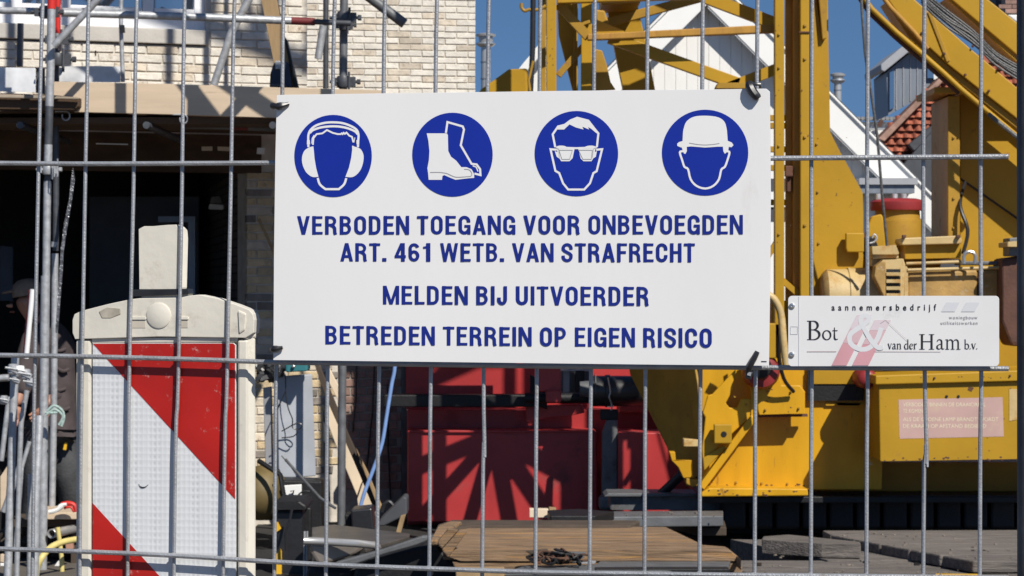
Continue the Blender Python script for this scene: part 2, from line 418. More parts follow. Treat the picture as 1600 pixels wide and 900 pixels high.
for i, xs in enumerate(VW):
    pts = sorted(list(zip(ys, xs)) + OFFY.get(i, []))
    sl0 = (xs[0] - xs[3]) / 900.0
    pts = [(-520, xs[0] + sl0 * 520)] + pts + [(1800, xs[3] - sl0 * 900)]
    w = [FP.pt(x, y, -0.0048) for y, x in pts]
    w[0].z = 1.98; w[-1].z = max(w[-1].z, 0.12); w[-1].z = 0.12
    mb = MB(); mb.tube(smoothpts(w, 4), 0.00200, 8); mb.build('upright_wire', M_wire, fence, smooth=True)
HW = [[(-30, 254.7), (0, 255), (133, 256), (280, 255.4), (430, 254.5), (700, 252), (960, 249.5), (1205, 247.4), (1320, 246.4), (1440, 245.6), (1576, 244.5)],
      [(-30, 554), (0, 555), (100, 556.5), (210, 559), (330, 562.5), (430, 566), (560, 568), (700, 570), (830, 571.8), (960, 573), (1100, 573.6), (1230, 574.4), (1400, 575.2), (1576, 576)],
      [(-30, 856), (0, 857.5), (120, 861.5), (270, 868), (430, 878), (560, 884.5), (700, 889.5), (840, 894), (1000, 896.5), (1140, 898.5), (1300, 900), (1576, 903)]]
for k in range(1, 4):
    HW.append([(x, y - (326 - 15 * 0) * k * (0.94 + 0.1 * x / 1600) + 8 * k) for x, y in [(-30, 255), (500, 254), (1000, 249), (1576, 245)]][:] if k < 2 else [(x, 255 - 312 * k * (0.96 + 0.1 * x / 1600)) for x in (-30, 800, 1576)])
for k in range(1, 5):
    HW.append([(x, 857 + 45 * x / 1576 + 312 * k * (0.96 + 0.1 * x / 1600)) for x in (-30, 500, 1000, 1576)])
for line in HW:
    if FP.pt(*line[-1]).z < 0.1 or FP.pt(*line[-1]).z > 2.0: continue
    mb = MB(); mb.tube(smoothpts([FP.pt(x, y, 0.0) for x, y in line], 4), 0.00245, 8); mb.build('cross_wire', M_wire, fence, smooth=True)
wm = MB()
for i, xs in enumerate(VW):
    for line in HW[:3]:
        yv = line[0][1]; f = min(1, max(0, yv / 900)); xv = xs[0] + (xs[3] - xs[0]) * f
        yy_ = None
        for (xa, ya), (xb, yb) in zip(line, line[1:]):
            if xa <= xv <= xb: yy_ = ya + (yb - ya) * (xv - xa) / (xb - xa)
        if yy_ is None: continue
        xv = xs[0] + (xs[3] - xs[0]) * yy_ / 900
        c = FP.pt(xv, yy_, -.0022); wm.lathe(c - FP.u * .0028, FP.u, [(0, .0012), (.0012, .0027), (.0044, .0027), (.0056, .0012)], 8)
wm.build('weld_spots', M_wire, fence, smooth=True)['kind'] = 'stuff'
# dark tube of the next panel at the right edge of the view
a = P(1615, 450, 2.47)
post = thing('fence_post', 'dark round steel fence post at the right edge of the view', 'fence post', (a.x, a.y, 0))
mb = MB(); mb.tube([Vector((a.x, a.y, 0)), Vector((a.x - 0.002, a.y, 2.05))], 0.0145, 16)
mb.build('tube', M_darksteel, post, smooth=True)
mb = MB(); mb.box((a.x, a.y, 0.06), (0.22, 0.6, 0.12)); mb.build('foot_block', M_greysteel, post, bevel=0.01)

# ================================================================ flat print helpers
def flat_quads(mb, plane, quads, off, step=0.000012, k0=0):
    for i, q in enumerate(quads):
        pts = [plane.pt(x, y, off + step * ((i + k0) % 24)) for x, y in q]
        mb.add(pts, [tuple(range(len(pts)))])

# ---- condensed bold capitals, drawn as strokes; unit height, origin at baseline left
T_ = 0.2
def GL():
    a = 0.1; g = {}
    S = lambda pts, t=0.185, c=False: ('r', pts, t, c)
    def V(x, y0=0, y1=1, w=0.166): return ('q', [(x - w / 2, y0), (x + w / 2, y0), (x + w / 2, y1), (x - w / 2, y1)])
    def D(x0, y0, x1, y1, w=0.156): return ('q', [(x0 - w / 2, y0), (x0 + w / 2, y0), (x1 + w / 2, y1), (x1 - w / 2, y1)])
    def H(y, x0, x1, t=0.136): return ('q', [(x0, y - t / 2), (x1, y - t / 2), (x1, y + t / 2), (x0, y + t / 2)])
    ring = arc(.29, .70, .19, .215, 0, 180) + arc(.29, .30, .19, .215, 180, 360)
    g['O'] = (.58, [S(ring[:-0 or None], .19, True)])
    g['C'] = (.57, [S([(.48, .62)] + arc(.29, .70, .19, .215, 0, 180) + arc(.29, .30, .19, .215, 180, 360) + [(.48, .38)], .19)])
    g['G'] = (.58, [S([(.48, .64)] + arc(.29, .70, .19, .215, 0, 180) + arc(.29, .30, .19, .215, 180, 350), .19), V(.5, 0, .5, .14), H(.44, .29, .56, .14)])
    g['D'] = (.58, [V(a), S([(.15, .92), (.24, .92)] + arc(.26, .68, .21, .24, 80, 0) + arc(.26, .32, .21, .24, 0, -80) + [(.24, .08), (.15, .08)], .18)])
    g['B'] = (.57, [V(a), S([(.15, .92), (.28, .92)] + arc(.28, .735, .17, .185, 80, -80) + [(.26, .55), (.15, .55)], .165), S([(.15, .53), (.28, .53)] + arc(.28, .305, .185, .225, 80, -80) + [(.27, .08), (.15, .08)], .17)])
    g['E'] = (.50, [V(a), H(.92, .15, .49), H(.53, .15, .45, .15), H(.08, .15, .5)])
    g['F'] = (.47, [V(a), H(.92, .15, .48), H(.51, .15, .43, .15)])
    g['H'] = (.58, [V(a), V(.48), H(.52, .15, .43)])
    g['I'] = (.20, [V(a)])
    g['J'] = (.47, [S([(.37, 1), (.37, .3)] + arc(.225, .29, .145, .205, 0, -170) + [(.085, .40)], .19)])
    g['L'] = (.46, [V(a), H(.08, .15, .46)])
    g['M'] = (.74, [V(.08, 0, 1, .155), V(.66, 0, 1, .155), D(.37, 0, .09, 1, .145), D(.37, 0, .65, 1, .145)])
    g['N'] = (.60, [V(.08, 0, 1, .155), V(.52, 0, 1, .155), D(.51, 0, .09, 1, .17)])
    g['P'] = (.55, [V(a), S([(.15, .92), (.28, .92)] + arc(.27, .69, .18, .23, 80, -80) + [(.26, .455), (.15, .455)], .165)])
    g['R'] = (.58, [V(a), S([(.15, .92), (.28, .92)] + arc(.28, .72, .18, .20, 80, -80) + [(.26, .515), (.15, .515)], .165), S([(.28, .5), (.40, .44), (.455, .34), (.465, .1), (.50, 0)], .18)])
    g['S'] = (.55, [S([(.465, .66)] + arc(.275, .735, .185, .19, 5, 170) + [(.095, .66), (.16, .585), (.275, .515), (.40, .44), (.46, .36)] + arc(.275, .265, .185, .19, 0, -170) + [(.085, .34)], .18)])
    g['T'] = (.52, [V(.26), H(.92, 0, .52)])
    g['U'] = (.58, [S([(.1, 1)] + arc(.29, .30, .19, .215, 180, 360) + [(.48, 1)], .2)])
    g['V'] = (.58, [D(.29, 0, .08, 1, .165), D(.29, 0, .50, 1, .165)])
    g['A'] = (.60, [D(.08, 0, .30, 1, .165), D(.52, 0, .30, 1, .165), H(.27, .17, .43, .15)])
    g['W'] = (.86, [D(.235, 0, .08, 1, .15), D(.235, 0, .43, 1, .14), D(.625, 0, .43, 1, .14), D(.625, 0, .78, 1, .15)])
    g['4'] = (.55, [V(.40, 0, 1, .18), D(.09, .30, .36, 1, .17), H(.27, .01, .54, .15)])
    g['6'] = (.56, [S(arc(.28, .31, .18, .225, 0, 360, 16)[:-1], .18, True), S([(.1, .31), (.1, .7)] + arc(.28, .71, .18, .205, 180, 15), .18)])
    g['1'] = (.50, [V(.30, 0, 1, .2), S([(.06, .755), (.20, .775), (.28, .90)], .13)])
    g['.'] = (.22, [V(a, 0, .19, .2)])
    g[' '] = (.17, [])
    return g
GLY = GL()
def print_line(mb, plane, off, text, x0, x1, cap0, base0, cap1, base1, gap=0.095):
    tot = sum(GLY[c][0] for c in text) + gap * (len(text) - 1)
    cx = 0.0; k = 0
    def mp(u, v):
        f = u / tot
        return (x0 + (x1 - x0) * f, (base0 + (base1 - base0) * f) + ((cap0 - base0) * (1 - f) + (cap1 - base1) * f) * v)
    for c in text:
        w, parts = GLY[c]
        for p in parts:
            if p[0] == 'q':
                flat_quads(mb, plane, [[mp(cx + u, v) for u, v in p[1]]], off, k0=k)
            else:
                qs = ribbon(p[1], p[2] * .86, p[3])
                flat_quads(mb, plane, [[mp(cx + u.x, min(1.0, max(0.0, u.y)) if False else u.y) for u in q] for q in qs], off, step=0, k0=0)
                for vi in range(len(mb.v) - 4 * len(qs), len(mb.v)): mb.v[vi] = mb.v[vi] + plane.n * 0.000012 * (k % 24)
            k += 1
        cx += w + gap

# ================================================================ BIG WARNING SIGN
SP = Plane(0, 2.64 - 0.013, 1600, 2.40 - 0.013)
sign = thing('warning_sign', 'large white rectangular sign with four blue safety symbols and Dutch text on the fence', 'sign', SP.pt(815, 562))
corners = [(432.5, 149), (440, 148.2), (620, 145.6), (880, 142), (1100, 139.8), (1197, 138.5), (1202.5, 143), (1204, 300), (1203, 440), (1201, 571.5), (1000, 569.5), (700, 565.8), (427, 562.5), (428, 400), (430, 250)]
mb = px_prism(corners, SP, 0.003)
panel = mb.build('panel', M_white, sign, bevel=0.0006)
E0 = 0.0004
circ = [(520.7, 243.7, 60.5, 64.2), (707.2, 241.7, 62.8, 65.6), (900.8, 240, 65.2, 66.6), (1101.9, 238.5, 67.4, 67.1)]
names = ['ear protection symbol', 'safety boots symbol', 'safety goggles symbol', 'hard hat symbol']
discs = []
for (cx, cy, rx, ry), nm in zip(circ, names):
    mb = MB(); mb.flat([SP.pt(x, y, E0) for x, y in arc(cx, cy, rx, ry, 0, 360, 64)[:-1]])
    o = mb.build('blue_disc', M_blue, sign, fix=False); o['label'] = 'round blue disc with white ' + nm; discs.append(o)
def art(i, items):
    ox, oy = [(440, 150), (620, 150), (810, 150), (1010, 150)][i]
    mbs = {}
    for k, it in enumerate(items):
        layer = it[0]; off = E0 + 0.0002 * (1 + layer) + 0.000012 * k
        m = it[1]; mb = mbs.setdefault(m, MB())
        pts = [(ox + x / 5.0, oy + y / 5.0) for x, y in it[2]]
        if it[3] is None: mb.flat([SP.pt(x, y, off) for x, y in pts])
        else:
            pp = [Vector(p) for p in pts]
            closed = len(it) > 4
            if len(it) <= 5 and it[3] and not (len(it) > 5):
                pass
            for q in ribbon(pp, it[3] / 5.0, closed): mb.add([SP.pt(v.x, v.y, off) for v in q], [(0, 1, 2, 3)])
    for m, mb in mbs.items():
        mb.build('white_symbol' if m is M_white else 'line_drawing', m, discs[i], fix=False)
W = M_white; B = M_blue; G = M_greyline
sm = lambda pts, k=4: [(p.x, p.y) for p in smoothpts([(a, b, 0) for a, b in pts], k)]
art(0, [
 (0, W, sm([(211, 400), (210, 350), (211, 305), (228, 265), (272, 230), (340, 210), (410, 206), (480, 213), (545, 236), (588, 265), (602, 303), (600, 350), (598, 400)]), 17),
 (0, W, sm([(222, 290), (245, 268), (300, 248), (370, 238), (440, 238), (510, 250), (572, 275), (596, 300)]), 17),
 (0, W, [(246, 382), (250, 330), (275, 298), (320, 292), (356, 266), (400, 288), (440, 298), (468, 298)], 13),
 (0, W, [(466, 288), (478, 298), (486, 288), (496, 296), (508, 286), (530, 310), (552, 320), (562, 362)], 13),
 (0, W, [(236, 372), (240, 330), (256, 305)], 6), (0, W, [(566, 364), (574, 325)], 6),
 (0, W, [(200, 345), (222, 345), (224, 378), (199, 378)], None), (0, W, [(586, 345), (608, 345), (606, 378), (587, 378)], None),
 (0, W, sm([(250, 393), (215, 403), (180, 428), (162, 475), (164, 530), (188, 588), (222, 622), (252, 634), (290, 632)]) + [(272, 565), (259, 490), (254, 430)], None),
 (0, W, [(552, 388), (562, 390)] + sm([(572, 396), (615, 412), (640, 455), (640, 510), (622, 570), (590, 612), (552, 634), (500, 632)]) + [(528, 560), (546, 480), (553, 420)], None),
 (0, W, sm([(284, 640), (300, 690), (345, 728)], 3)[:-1] + [(345, 728), (448, 728)] + sm([(448, 728), (490, 690), (507, 642)], 3)[1:], 17),
])
boot = [(235, 292), (392, 292), (400, 305), (403, 430), (425, 475), (465, 505), (505, 556), (545, 556), (585, 572), (605, 608), (606, 640), (560, 643), (460, 655), (410, 635), (372, 618), (358, 625), (354, 655), (250, 655), (246, 605), (240, 565), (252, 500), (256, 430), (248, 350)]
art(1, [
 (0, W, boot, None),
 (0, W, [(385, 288), (397, 204), (516, 238), (526, 262), (501, 385), (585, 530), (625, 535), (652, 572), (655, 618), (608, 606)], 16),
 (0, W, [(594, 545), (622, 556), (636, 590)], 9),
 (1, G, sm([(262, 597), (330, 596), (390, 604), (430, 622), (470, 634), (545, 630), (582, 625), (588, 605), (575, 582), (555, 573), (528, 572)], 3), 5.5),
])
art(2, [
 (0, W, [(289, 400), (269, 300), (311, 238), (350, 232)], 16), (0, W, [(600, 262), (626, 292), (614, 400)], 16),
 (0, W, [(305, 232), (360, 218), (405, 184), (460, 162), (552, 186), (634, 292), (612, 292), (568, 255), (545, 243), (553, 262), (500, 240), (510, 262), (450, 246), (400, 222), (358, 262), (300, 262)], None),
 (0, W, [(300, 420), (252, 416), (290, 585), (320, 602), (350, 682), (390, 731), (515, 731), (560, 682), (587, 602), (612, 588), (655, 416), (608, 420)], 16),
 (0, W, [(292, 402), (450, 408), (612, 402)], 15),
 (0, W, [(296, 398), (440, 412), (425, 485), (400, 510), (335, 510), (318, 480)], None),
 (0, W, [(468, 412), (606, 398), (590, 480), (572, 510), (510, 510), (488, 490)], None),
 (0, W, [(285, 430), (310, 440), (322, 490), (300, 475)], None), (0, W, [(615, 430), (596, 440), (582, 490), (606, 475)], None),
 (0, W, sm([(300, 395), (320, 388), (360, 390), (388, 404)], 3) + [(388, 410), (300, 410)], None), (0, W, sm([(510, 404), (540, 390), (580, 388), (604, 395)], 3) + [(604, 410), (510, 410)], None),
 (1, G, [(320, 423), (424, 423), (402, 494), (342, 494), (320, 423)], 4), (1, G, [(472, 423), (580, 423), (572, 494), (506, 494), (472, 423)], 4),
 (1, G, [(292, 402), (318, 416), (322, 480)], 3), (1, G, [(606, 402), (588, 416), (580, 480)], 3),
])
helm = [(283, 352), (287, 280)] + sm([(290, 262), (312, 202), (370, 163), (460, 154), (560, 166), (612, 204), (630, 268)]) + [(636, 350), (668, 364), (681, 384), (665, 401), (640, 396), (560, 396), (460, 403), (350, 394), (270, 402), (242, 390), (241, 372), (256, 360)]
art(3, [
 (0, W, helm, None), (1, G, sm([(336, 367), (400, 378), (460, 382), (520, 378), (572, 370)]), 5),
 (0, W, [(272, 390), (316, 392), (317, 430), (306, 452), (294, 450)], None), (0, W, [(598, 392), (645, 390), (640, 430), (614, 452), (602, 432)], None),
 (0, W, sm([(300, 432), (280, 432), (262, 442), (280, 500), (298, 553), (326, 572), (346, 650), (392, 702), (460, 723), (524, 702), (568, 650), (586, 575), (614, 553), (636, 495), (650, 442), (634, 432), (618, 432)], 3), 16),
])
mb = MB()
print_line(mb, SP, E0, 'VERBODEN TOEGANG VOOR ONBEVOEGDEN', 464.5, 1161, 337.6, 366.6, 335.8, 366.2)
print_line(mb, SP, E0, 'ART. 461 WETB. VAN STRAFRECHT', 532, 1086, 379.8, 408.4, 380, 409.8)
print_line(mb, SP, E0, 'MELDEN BIJ UITVOERDER', 598.5, 1014.5, 446.4, 475.6, 448, 478)
print_line(mb, SP, E0, 'BETREDEN TERREIN OP EIGEN RISICO', 508, 1113, 508.8, 538, 513, 543.6)
mb.build('lettering', M_ink, sign, fix=False)
mb = MB(); mb.flat([SP.pt(x, y, E0) for x, y in [(1189.5, 564), (1198, 564.2), (1198, 565.6), (1189.5, 565.4)]])
mb.build('print_mark', M_black, sign, fix=False)
# cable ties holding it on the wires
def tie_blob(pts, w, parent, pl=SP):
    mb = MB(); path = [pl.pt(x, y, o) for x, y, o in pts]
    mb.tube(smoothpts(path, 3), w, 8); return mb.build('cable_tie', M_tie, parent, smooth=True)
tie_blob([(424, 166, -.006), (427, 165, .002), (436, 166.5, .0035), (444, 165, .0035), (452, 162, .001)], [.0028] * 6 + [.0038] * 3 + [.003, .0022, .002, .0018], sign)
tie_blob([(423, 546, -.006), (427, 545, .002), (434, 545, .0035), (443, 543, .003)], [.0026] * 4 + [.0034] * 3 + [.0026, .002, .0018], sign)
tie_blob([(1187, 131, -.006), (1173, 131, -.002), (1172, 134, .003), (1178, 145, .0045), (1186.5, 154.5, .004)], [.0016] * 3 + [.003] * 2 + [.0042, .0045, .0047, .0046, .0044, .0042, .004, .003], sign)
tie_blob([(1184.5, 549, .004), (1179, 560, .0045), (1172, 573, .004), (1169, 583, -.002)], [.0022, .0026, .0028, .0030, .0030, .003, .0028, .0028, .0028, .003], sign)
mb = MB(); mb.box(SP.pt(1170.5, 586, -.001), (.0055, .006, .0075), rz=SP.yaw, ry=.3); mb.build('tie_head', M_tie, sign, bevel=.0006)
mb = MB(); mb.box(SP.pt(1171.5, 584, .0025), (.0035, .0008, .0035), rz=SP.yaw, ry=.3); mb.build('tie_head', M_galv, sign)

# ================================================================ CONTRACTOR NAMEPLATE
NP = SP
plate = thing('name_plate', 'small white contractor name plate with two pink stripes beside the big sign', 'sign', SP.pt(1396, 572))
def rrect(x0, y0, x1, y1, r):
    return arc(x1 - r, y0 + r, r, r, -90, 0, 5) + arc(x1 - r, y1 - r, r, r, 0, 90, 5) + arc(x0 + r, y1 - r, r, r, 90, 180, 5) + arc(x0 + r, y0 + r, r, r, 180, 270, 5)
mb = px_prism(rrect(1231.5, 462.3, 1561, 572.3, 6), NP, 0.0028); mb.build('panel', M_white2, plate, bevel=0.0005)
for sx, sy in ((1237.6, 478.3), (1237, 554.5)):
    mb = MB(); mb.lathe(NP.pt(sx, sy, 0), NP.n, [(0, .0029), (.0009, .0028), (.0014, .0018), (.00142, .0009), (.0008, .0006)], 16); mb.build('screw', M_screw, plate, smooth=True)
def para(mbx, pts, off=E0): mbx.flat([NP.pt(x, y, off) for x, y in pts])
# stripes: full pink below, fading in two steps above
s1 = lambda y: (1299 + (572 - y) * 0.50, 1322.5 + (572 - y) * 0.50)
s2 = lambda y: (1331 + (572 - y) * 0.50, 1356.5 + (572 - y) * 0.50)
mb = MB()
for s, top in ((s1, 536), (s2, 538)): para(mb, [(s(571)[0], 571), (s(571)[1], 571), (s(top)[1], top), (s(top)[0], top)])
mb.build('stripe', M_pink, plate, fix=False)
mb = MB()
for s, top, b in ((s1, 514, 535.8), (s2, 516, 537.8)): para(mb, [(s(b)[0], b), (s(b)[1], b), (s(top)[1], top), (s(top)[0], top)])
mb.build('stripe', M_pinkmid, plate, fix=False)
mb = MB()
for s, top, b in ((s1, 492, 513.8), (s2, 500, 515.8)): para(mb, [(s(b)[0], b), (s(b)[1], b), (s(top)[1], top), (s(top)[0], top)])
mb.build('stripe', M_pinklight, plate, fix=False)
# pale ampersand over the stripes
amp = sm([(1377, 512), (1370, 531), (1357, 544), (1342, 545), (1329, 536), (1329, 522), (1344, 511), (1357, 501), (1356, 494), (1348, 494), (1345, 502), (1352, 516), (1362, 533), (1372, 543), (1380, 542)], 5)
mb = MB()
for k_, q in enumerate(ribbon(amp, [7.5] * len(amp))): mb.add([NP.pt(v.x, v.y, E0 + .00004 + .000002 * k_) for v in q], [(0, 1, 2, 3)])
mb.build('ampersand', mat('pale_print', (0.735, 0.74, 0.745), 0.4, var=0.02), plate, fix=False)
mb = MB()
for x in (1471, 1502): para(mb, [(x, 487), (x + 8, 472.5), (x + 29, 472.5), (x + 21, 487)])
mb.build('grey_block', M_greyprint, plate, fix=False)
mb = MB(); para(mb, [(1261, 548.7), (1307, 548.7), (1307, 549.8), (1261, 549.8)]); para(mb, [(1365, 549), (1470, 549.4), (1470, 550.1), (1365, 549.8)], E0)
for q in ribbon([(1376, 505), (1384, 500), (1418, 532)], [.5, .5, .5]): mb.add([NP.pt(v.x, v.y, E0 * 2) for v in q], [(0, 1, 2, 3)])
mb.build('rule', mat('faded_rule', (0.50, 0.42, 0.42), 0.5), plate, fix=False)
mb = MB()
for q in ribbon([(1235.5, 510), (1246.5, 510), (1246.5, 522), (1235.5, 522), (1235.5, 510)], .8): mb.add([NP.pt(v.x, v.y, E0) for v in q], [(0, 1, 2, 3)])
para(mb, [(1248, 463), (1248.9, 463), (1248.9, 571), (1248, 571)], E0)
mb.build('scuff', M_greyprint, plate, fix=False)
def text_mesh(txt, mb, plane, x0, x1, base, xh, off, space=1.0, bold=0.0):
    """built-in sans lettering laid flat on a plane, fitted between two photo columns"""
    cu = bpy.data.curves.new('t', 'FONT'); cu.body = txt; cu.space_character = space; cu.offset = bold; cu.resolution_u = 3
    ob = bpy.data.objects.new('t', cu); COL.objects.link(ob)
    dg = bpy.context.evaluated_depsgraph_get(); me = bpy.data.meshes.new_from_object(ob.evaluated_get(dg))
    xs = [v.co.x for v in me.vertices]; lo, hi = min(xs), max(xs)
    vs = [plane.pt(x0 + (v.co.x - lo) / (hi - lo) * (x1 - x0), base - v.co.y / 0.53 * xh, off) for v in me.vertices]
    mb.add(vs, [tuple(p.vertices) for p in me.polygons])
    bpy.data.objects.remove(ob); bpy.data.curves.remove(cu); bpy.data.meshes.remove(me)
mb = MB(); text_mesh('aannemersbedrijf', mb, NP, 1299.5, 1463, 484.8, 7.2, E0, 1.9, .018); mb.build('lettering', M_black, plate, fix=False)
mb = MB(); text_mesh('woningbouw', mb, NP, 1483, 1527.5, 498.4, 3.9, E0, 1.3, .01); text_mesh('utiliteitswerken', mb, NP, 1470, 1527.5, 507, 3.9, E0, 1.3, .01)
mb.build('small_lettering', M_greyline, plate, fix=False)
# old-style serif letters from strokes of changing width (unit: capital height)
def SER():
    g = {}
    def st(x, y0, y1, w=.115): return ([(x, y0), (x, y1)], w)
    def sf(x0, x1, y, w=.035): return ([(x0, y), (x1, y)], w)
    def bow(cx, cy, rx, ry, a0, a1, tv=.11, th=.04, n=16):
        pts = arc(cx, cy, rx, ry, a0, a1, n); return (pts, [th + (tv - th) * abs(math.cos(math.radians(a0 + (a1 - a0) * i / n))) for i in range(n + 1)])
    g['B'] = (.70, [st(.16, 0, 1), sf(.02, .3, .018), sf(.02, .3, .982), bow(.30, .755, .22, .228, 90, -90), bow(.31, .275, .29, .257, 90, -90), sf(.15, .32, .53), sf(.15, .32, .018), sf(.15, .31, .983)])
    g['H'] = (.90, [st(.2, 0, 1), st(.72, 0, 1), sf(.05, .35, .018), sf(.05, .35, .982), sf(.57, .87, .018), sf(.57, .87, .982), sf(.2, .72, .52, .05)])
    X = .60
    g['o'] = (.62, [bow(.3, X / 2, .24, X / 2 - .015, 0, 360, .10, .045, 28)])
    g['t'] = (.40, [([(.16, .78), (.16, .14), (.20, .04), (.28, .02), (.38, .06)], [.04, .10, .09, .06, .03]), sf(.03, .36, X - .02, .045)])
    g['v'] = (.56, [([(.08, X), (.28, 0)], .10), ([(.28, 0), (.47, X)], .045), sf(.0, .18, X - .01), sf(.38, .56, X - .01)])
    g['a'] = (.55, [([(.09, .46), (.14, .56), (.24, .59), (.34, .54), (.36, .44), (.36, .08), (.42, .02), (.52, .05)], [.05, .06, .05, .09, .10, .10, .06, .03]), ([(.36, .34), (.20, .29), (.09, .20), (.09, .09), (.17, .02), (.27, .04), (.36, .12)], [.04, .05, .09, .10, .06, .04, .03])])
    g['n'] = (.66, [st(.14, 0, X, .09), sf(.02, .26, .015), sf(.02, .15, X - .02), ([(.16, .45), (.26, .56), (.37, .585), (.46, .53), (.49, .42), (.49, 0)], [.03, .05, .06, .08, .09, .09]), sf(.37, .62, .015)])
    g['m'] = (.98, [st(.14, 0, X, .09), sf(.02, .26, .015), sf(.02, .15, X - .02), ([(.16, .45), (.25, .56), (.34, .585), (.43, .53), (.46, .42), (.46, 0)], [.03, .05, .06, .08, .09, .09]), sf(.34, .58, .015), ([(.48, .45), (.57, .56), (.67, .585), (.76, .53), (.79, .42), (.79, 0)], [.03, .05, .06, .08, .09, .09]), sf(.67, .93, .015)])
    g['r'] = (.44, [st(.14, 0, X, .09), sf(.02, .28, .015), sf(.02, .15, X - .02), ([(.16, .42), (.24, .54), (.33, .58), (.41, .52)], [.03, .05, .08, .10])])
    g['e'] = (.54, [([(.1, .36), (.46, .36), (.44, .50), (.36, .575), (.27, .585), (.16, .53), (.09, .40), (.08, .26), (.13, .12), (.24, .03), (.36, .04), (.47, .13)], [.035, .04, .07, .05, .045, .07, .10, .10, .10, .08, .05, .03])])
    g['d'] = (.63, [bow(.27, .29, .20, .28, 60, 300, .10, .05), st(.48, 0, 1.05, .09), sf(.36, .5, 1.03), sf(.47, .6, .02)])
    g['b'] = (.62, [bow(.32, .29, .21, .28, 130, -130, .10, .05), st(.13, .03, 1.05, .09), sf(.0, .14, 1.03)])
    g['.'] = (.20, [st(.08, 0, .09, .10)])
    g[' '] = (.28, [])
    return g
SG = SER()
def serif(mb, plane, text, x0, x1, base, cap, off, wk=1.0):
    tot = sum(SG[c][0] for c in text); cx = 0; k = 0
    for c in text:
        w, parts = SG[c]
        for pts, t in parts:
            tt = t if isinstance(t, (list, tuple)) else [t] * len(pts)
            for q in ribbon(pts, [q_ * wk for q_ in tt]):
                mb.add([plane.pt(x0 + (cx + v.x) / tot * (x1 - x0), base - v.y * cap, off + .000012 * (k % 20)) for v in q], [(0, 1, 2, 3)])
            k += 1
        cx += w
mb = MB()
serif(mb, NP, 'B', 1260.5, 1284, 531, 30, E0, .95); serif(mb, NP, 'ot', 1284.5, 1310, 531, 25, E0, 1.0)
serif(mb, NP, 'van der', 1387, 1433, 545.5, 14.5, E0, 1.15)
serif(mb, NP, 'H', 1435, 1461, 546, 24, E0, .95); serif(mb, NP, 'am', 1462, 1502.5, 546, 26.5, E0, .9)
serif(mb, NP, 'b.v.', 1506.5, 1528, 545.5, 14.5, E0, 1.15)
mb.build('serif_lettering', M_black, plate, fix=False)['kind'] = 'stuff'

# ================================================================ BEACON BOARD just behind the fence
BP = Plane(0, 2.64 + 0.0092, 1600, 2.40 + 0.0092)
bx = thing('beacon_board', 'cream plastic traffic beacon with red and white diagonal stripes behind the fence', 'beacon', Vector((BP.pt(255, 450).x, BP.pt(255, 450).y + .03, 0)))
BD = 0.016
# recessed frame body with raised rims
mb = MB()
mb = px_prism([(119, 528), (386, 528), (386, 1500), (119, 1500)], BP, BD, off=-0.008)
body = mb.build('frame', M_beacon, bx, bevel=.003)
rim = [((118, 531), (141, 531), (141, 1500), (118, 1500)), ((371, 531), (387, 531), (387, 1500), (371, 1500))]
for r in rim:
    mb = px_prism(list(r), BP, 0.014, off=-0.0002); mb.build('frame_rim', M_beacon, bx, bevel=.0022)
mb = px_prism([(141.5, 528), (370.5, 526), (370.5, 535), (141.5, 537)], BP, 0.010, off=-0.0015); mb.build('frame_rim', M_beacon, bx, bevel=.0015)
# rounded right flank catching the light
FLK = Plane(386, 1 / (BP.a + BP.b * 386) + .001, 401, 1 / (BP.a + BP.b * 401) + .009)
mb = px_prism([(386.5, 527), (396, 524), (400.5, 530), (401, 1500), (386.5, 1500)], FLK, .008); mb.build('flank', M_beacon, bx, bevel=.0025)
mb = px_prism([(384, 490), (392, 487), (398, 492), (401.5, 503), (401.5, 530), (397, 528), (384, 531)], FLK, .008, off=.0012); mb.build('cap_flank', M_beacon, bx, bevel=.003)
# cap with sloping shoulders
cap = [(114, 500), (117, 491), (127, 486), (170, 475), (205, 467.5), (219, 466), (283, 465), (296, 462), (312, 460.5), (340, 466), (370, 476), (390, 484), (396, 491), (398, 500), (397, 520), (384, 528), (250, 526), (118, 530), (114, 520)]
mb = px_prism(cap, BP, 0.018, off=0.0015)
cap_o = mb.build('cap', M_beacon, bx, bevel=.0045)
mb = px_prism([(373, 484), (386, 490), (384, 516), (375, 522)], BP, .004, off=.0032); mb.build('cap_rib', M_beacon, cap_o, bevel=.0015)
mb = MB(); mb.lathe(BP.pt(249, 493, .0012), BP.n, [(-.001, .0132), (.0012, .0132), (.002, .0118)], 32); mb.build('round_boss', M_beacon, cap_o, smooth=True)
# two slots beside the boss: plastic coloured darker for recess shade under a lip
M_slot = mat('shaded_slot_plastic', (0.50, 0.45, 0.37), 0.6)
for x0, x1 in ((205, 230), (281, 296)):
    mb = px_prism([(x0, 495), (x1, 495), (x1, 499.5), (x0, 499.5)], BP, .003, off=.0030); mb.build('slot_lip', M_beacon, cap_o, bevel=.0008)
    mb = px_prism([(x0, 500), (x1 - 1, 500), (x1 - 1, 513), (x0, 513)], BP, .003, off=.0019); mb.build('slot_plate', M_slot, cap_o, bevel=.0008)
mb = px_prism([(155, 487), (168, 480), (189, 482), (190, 491), (175, 497), (160, 497)], BP, .002, off=.0021); mb.build('worn_patch', mat('worn_plastic', (.40, .36, .29), .8, var=.3, scale=60), cap_o, bevel=.0008)
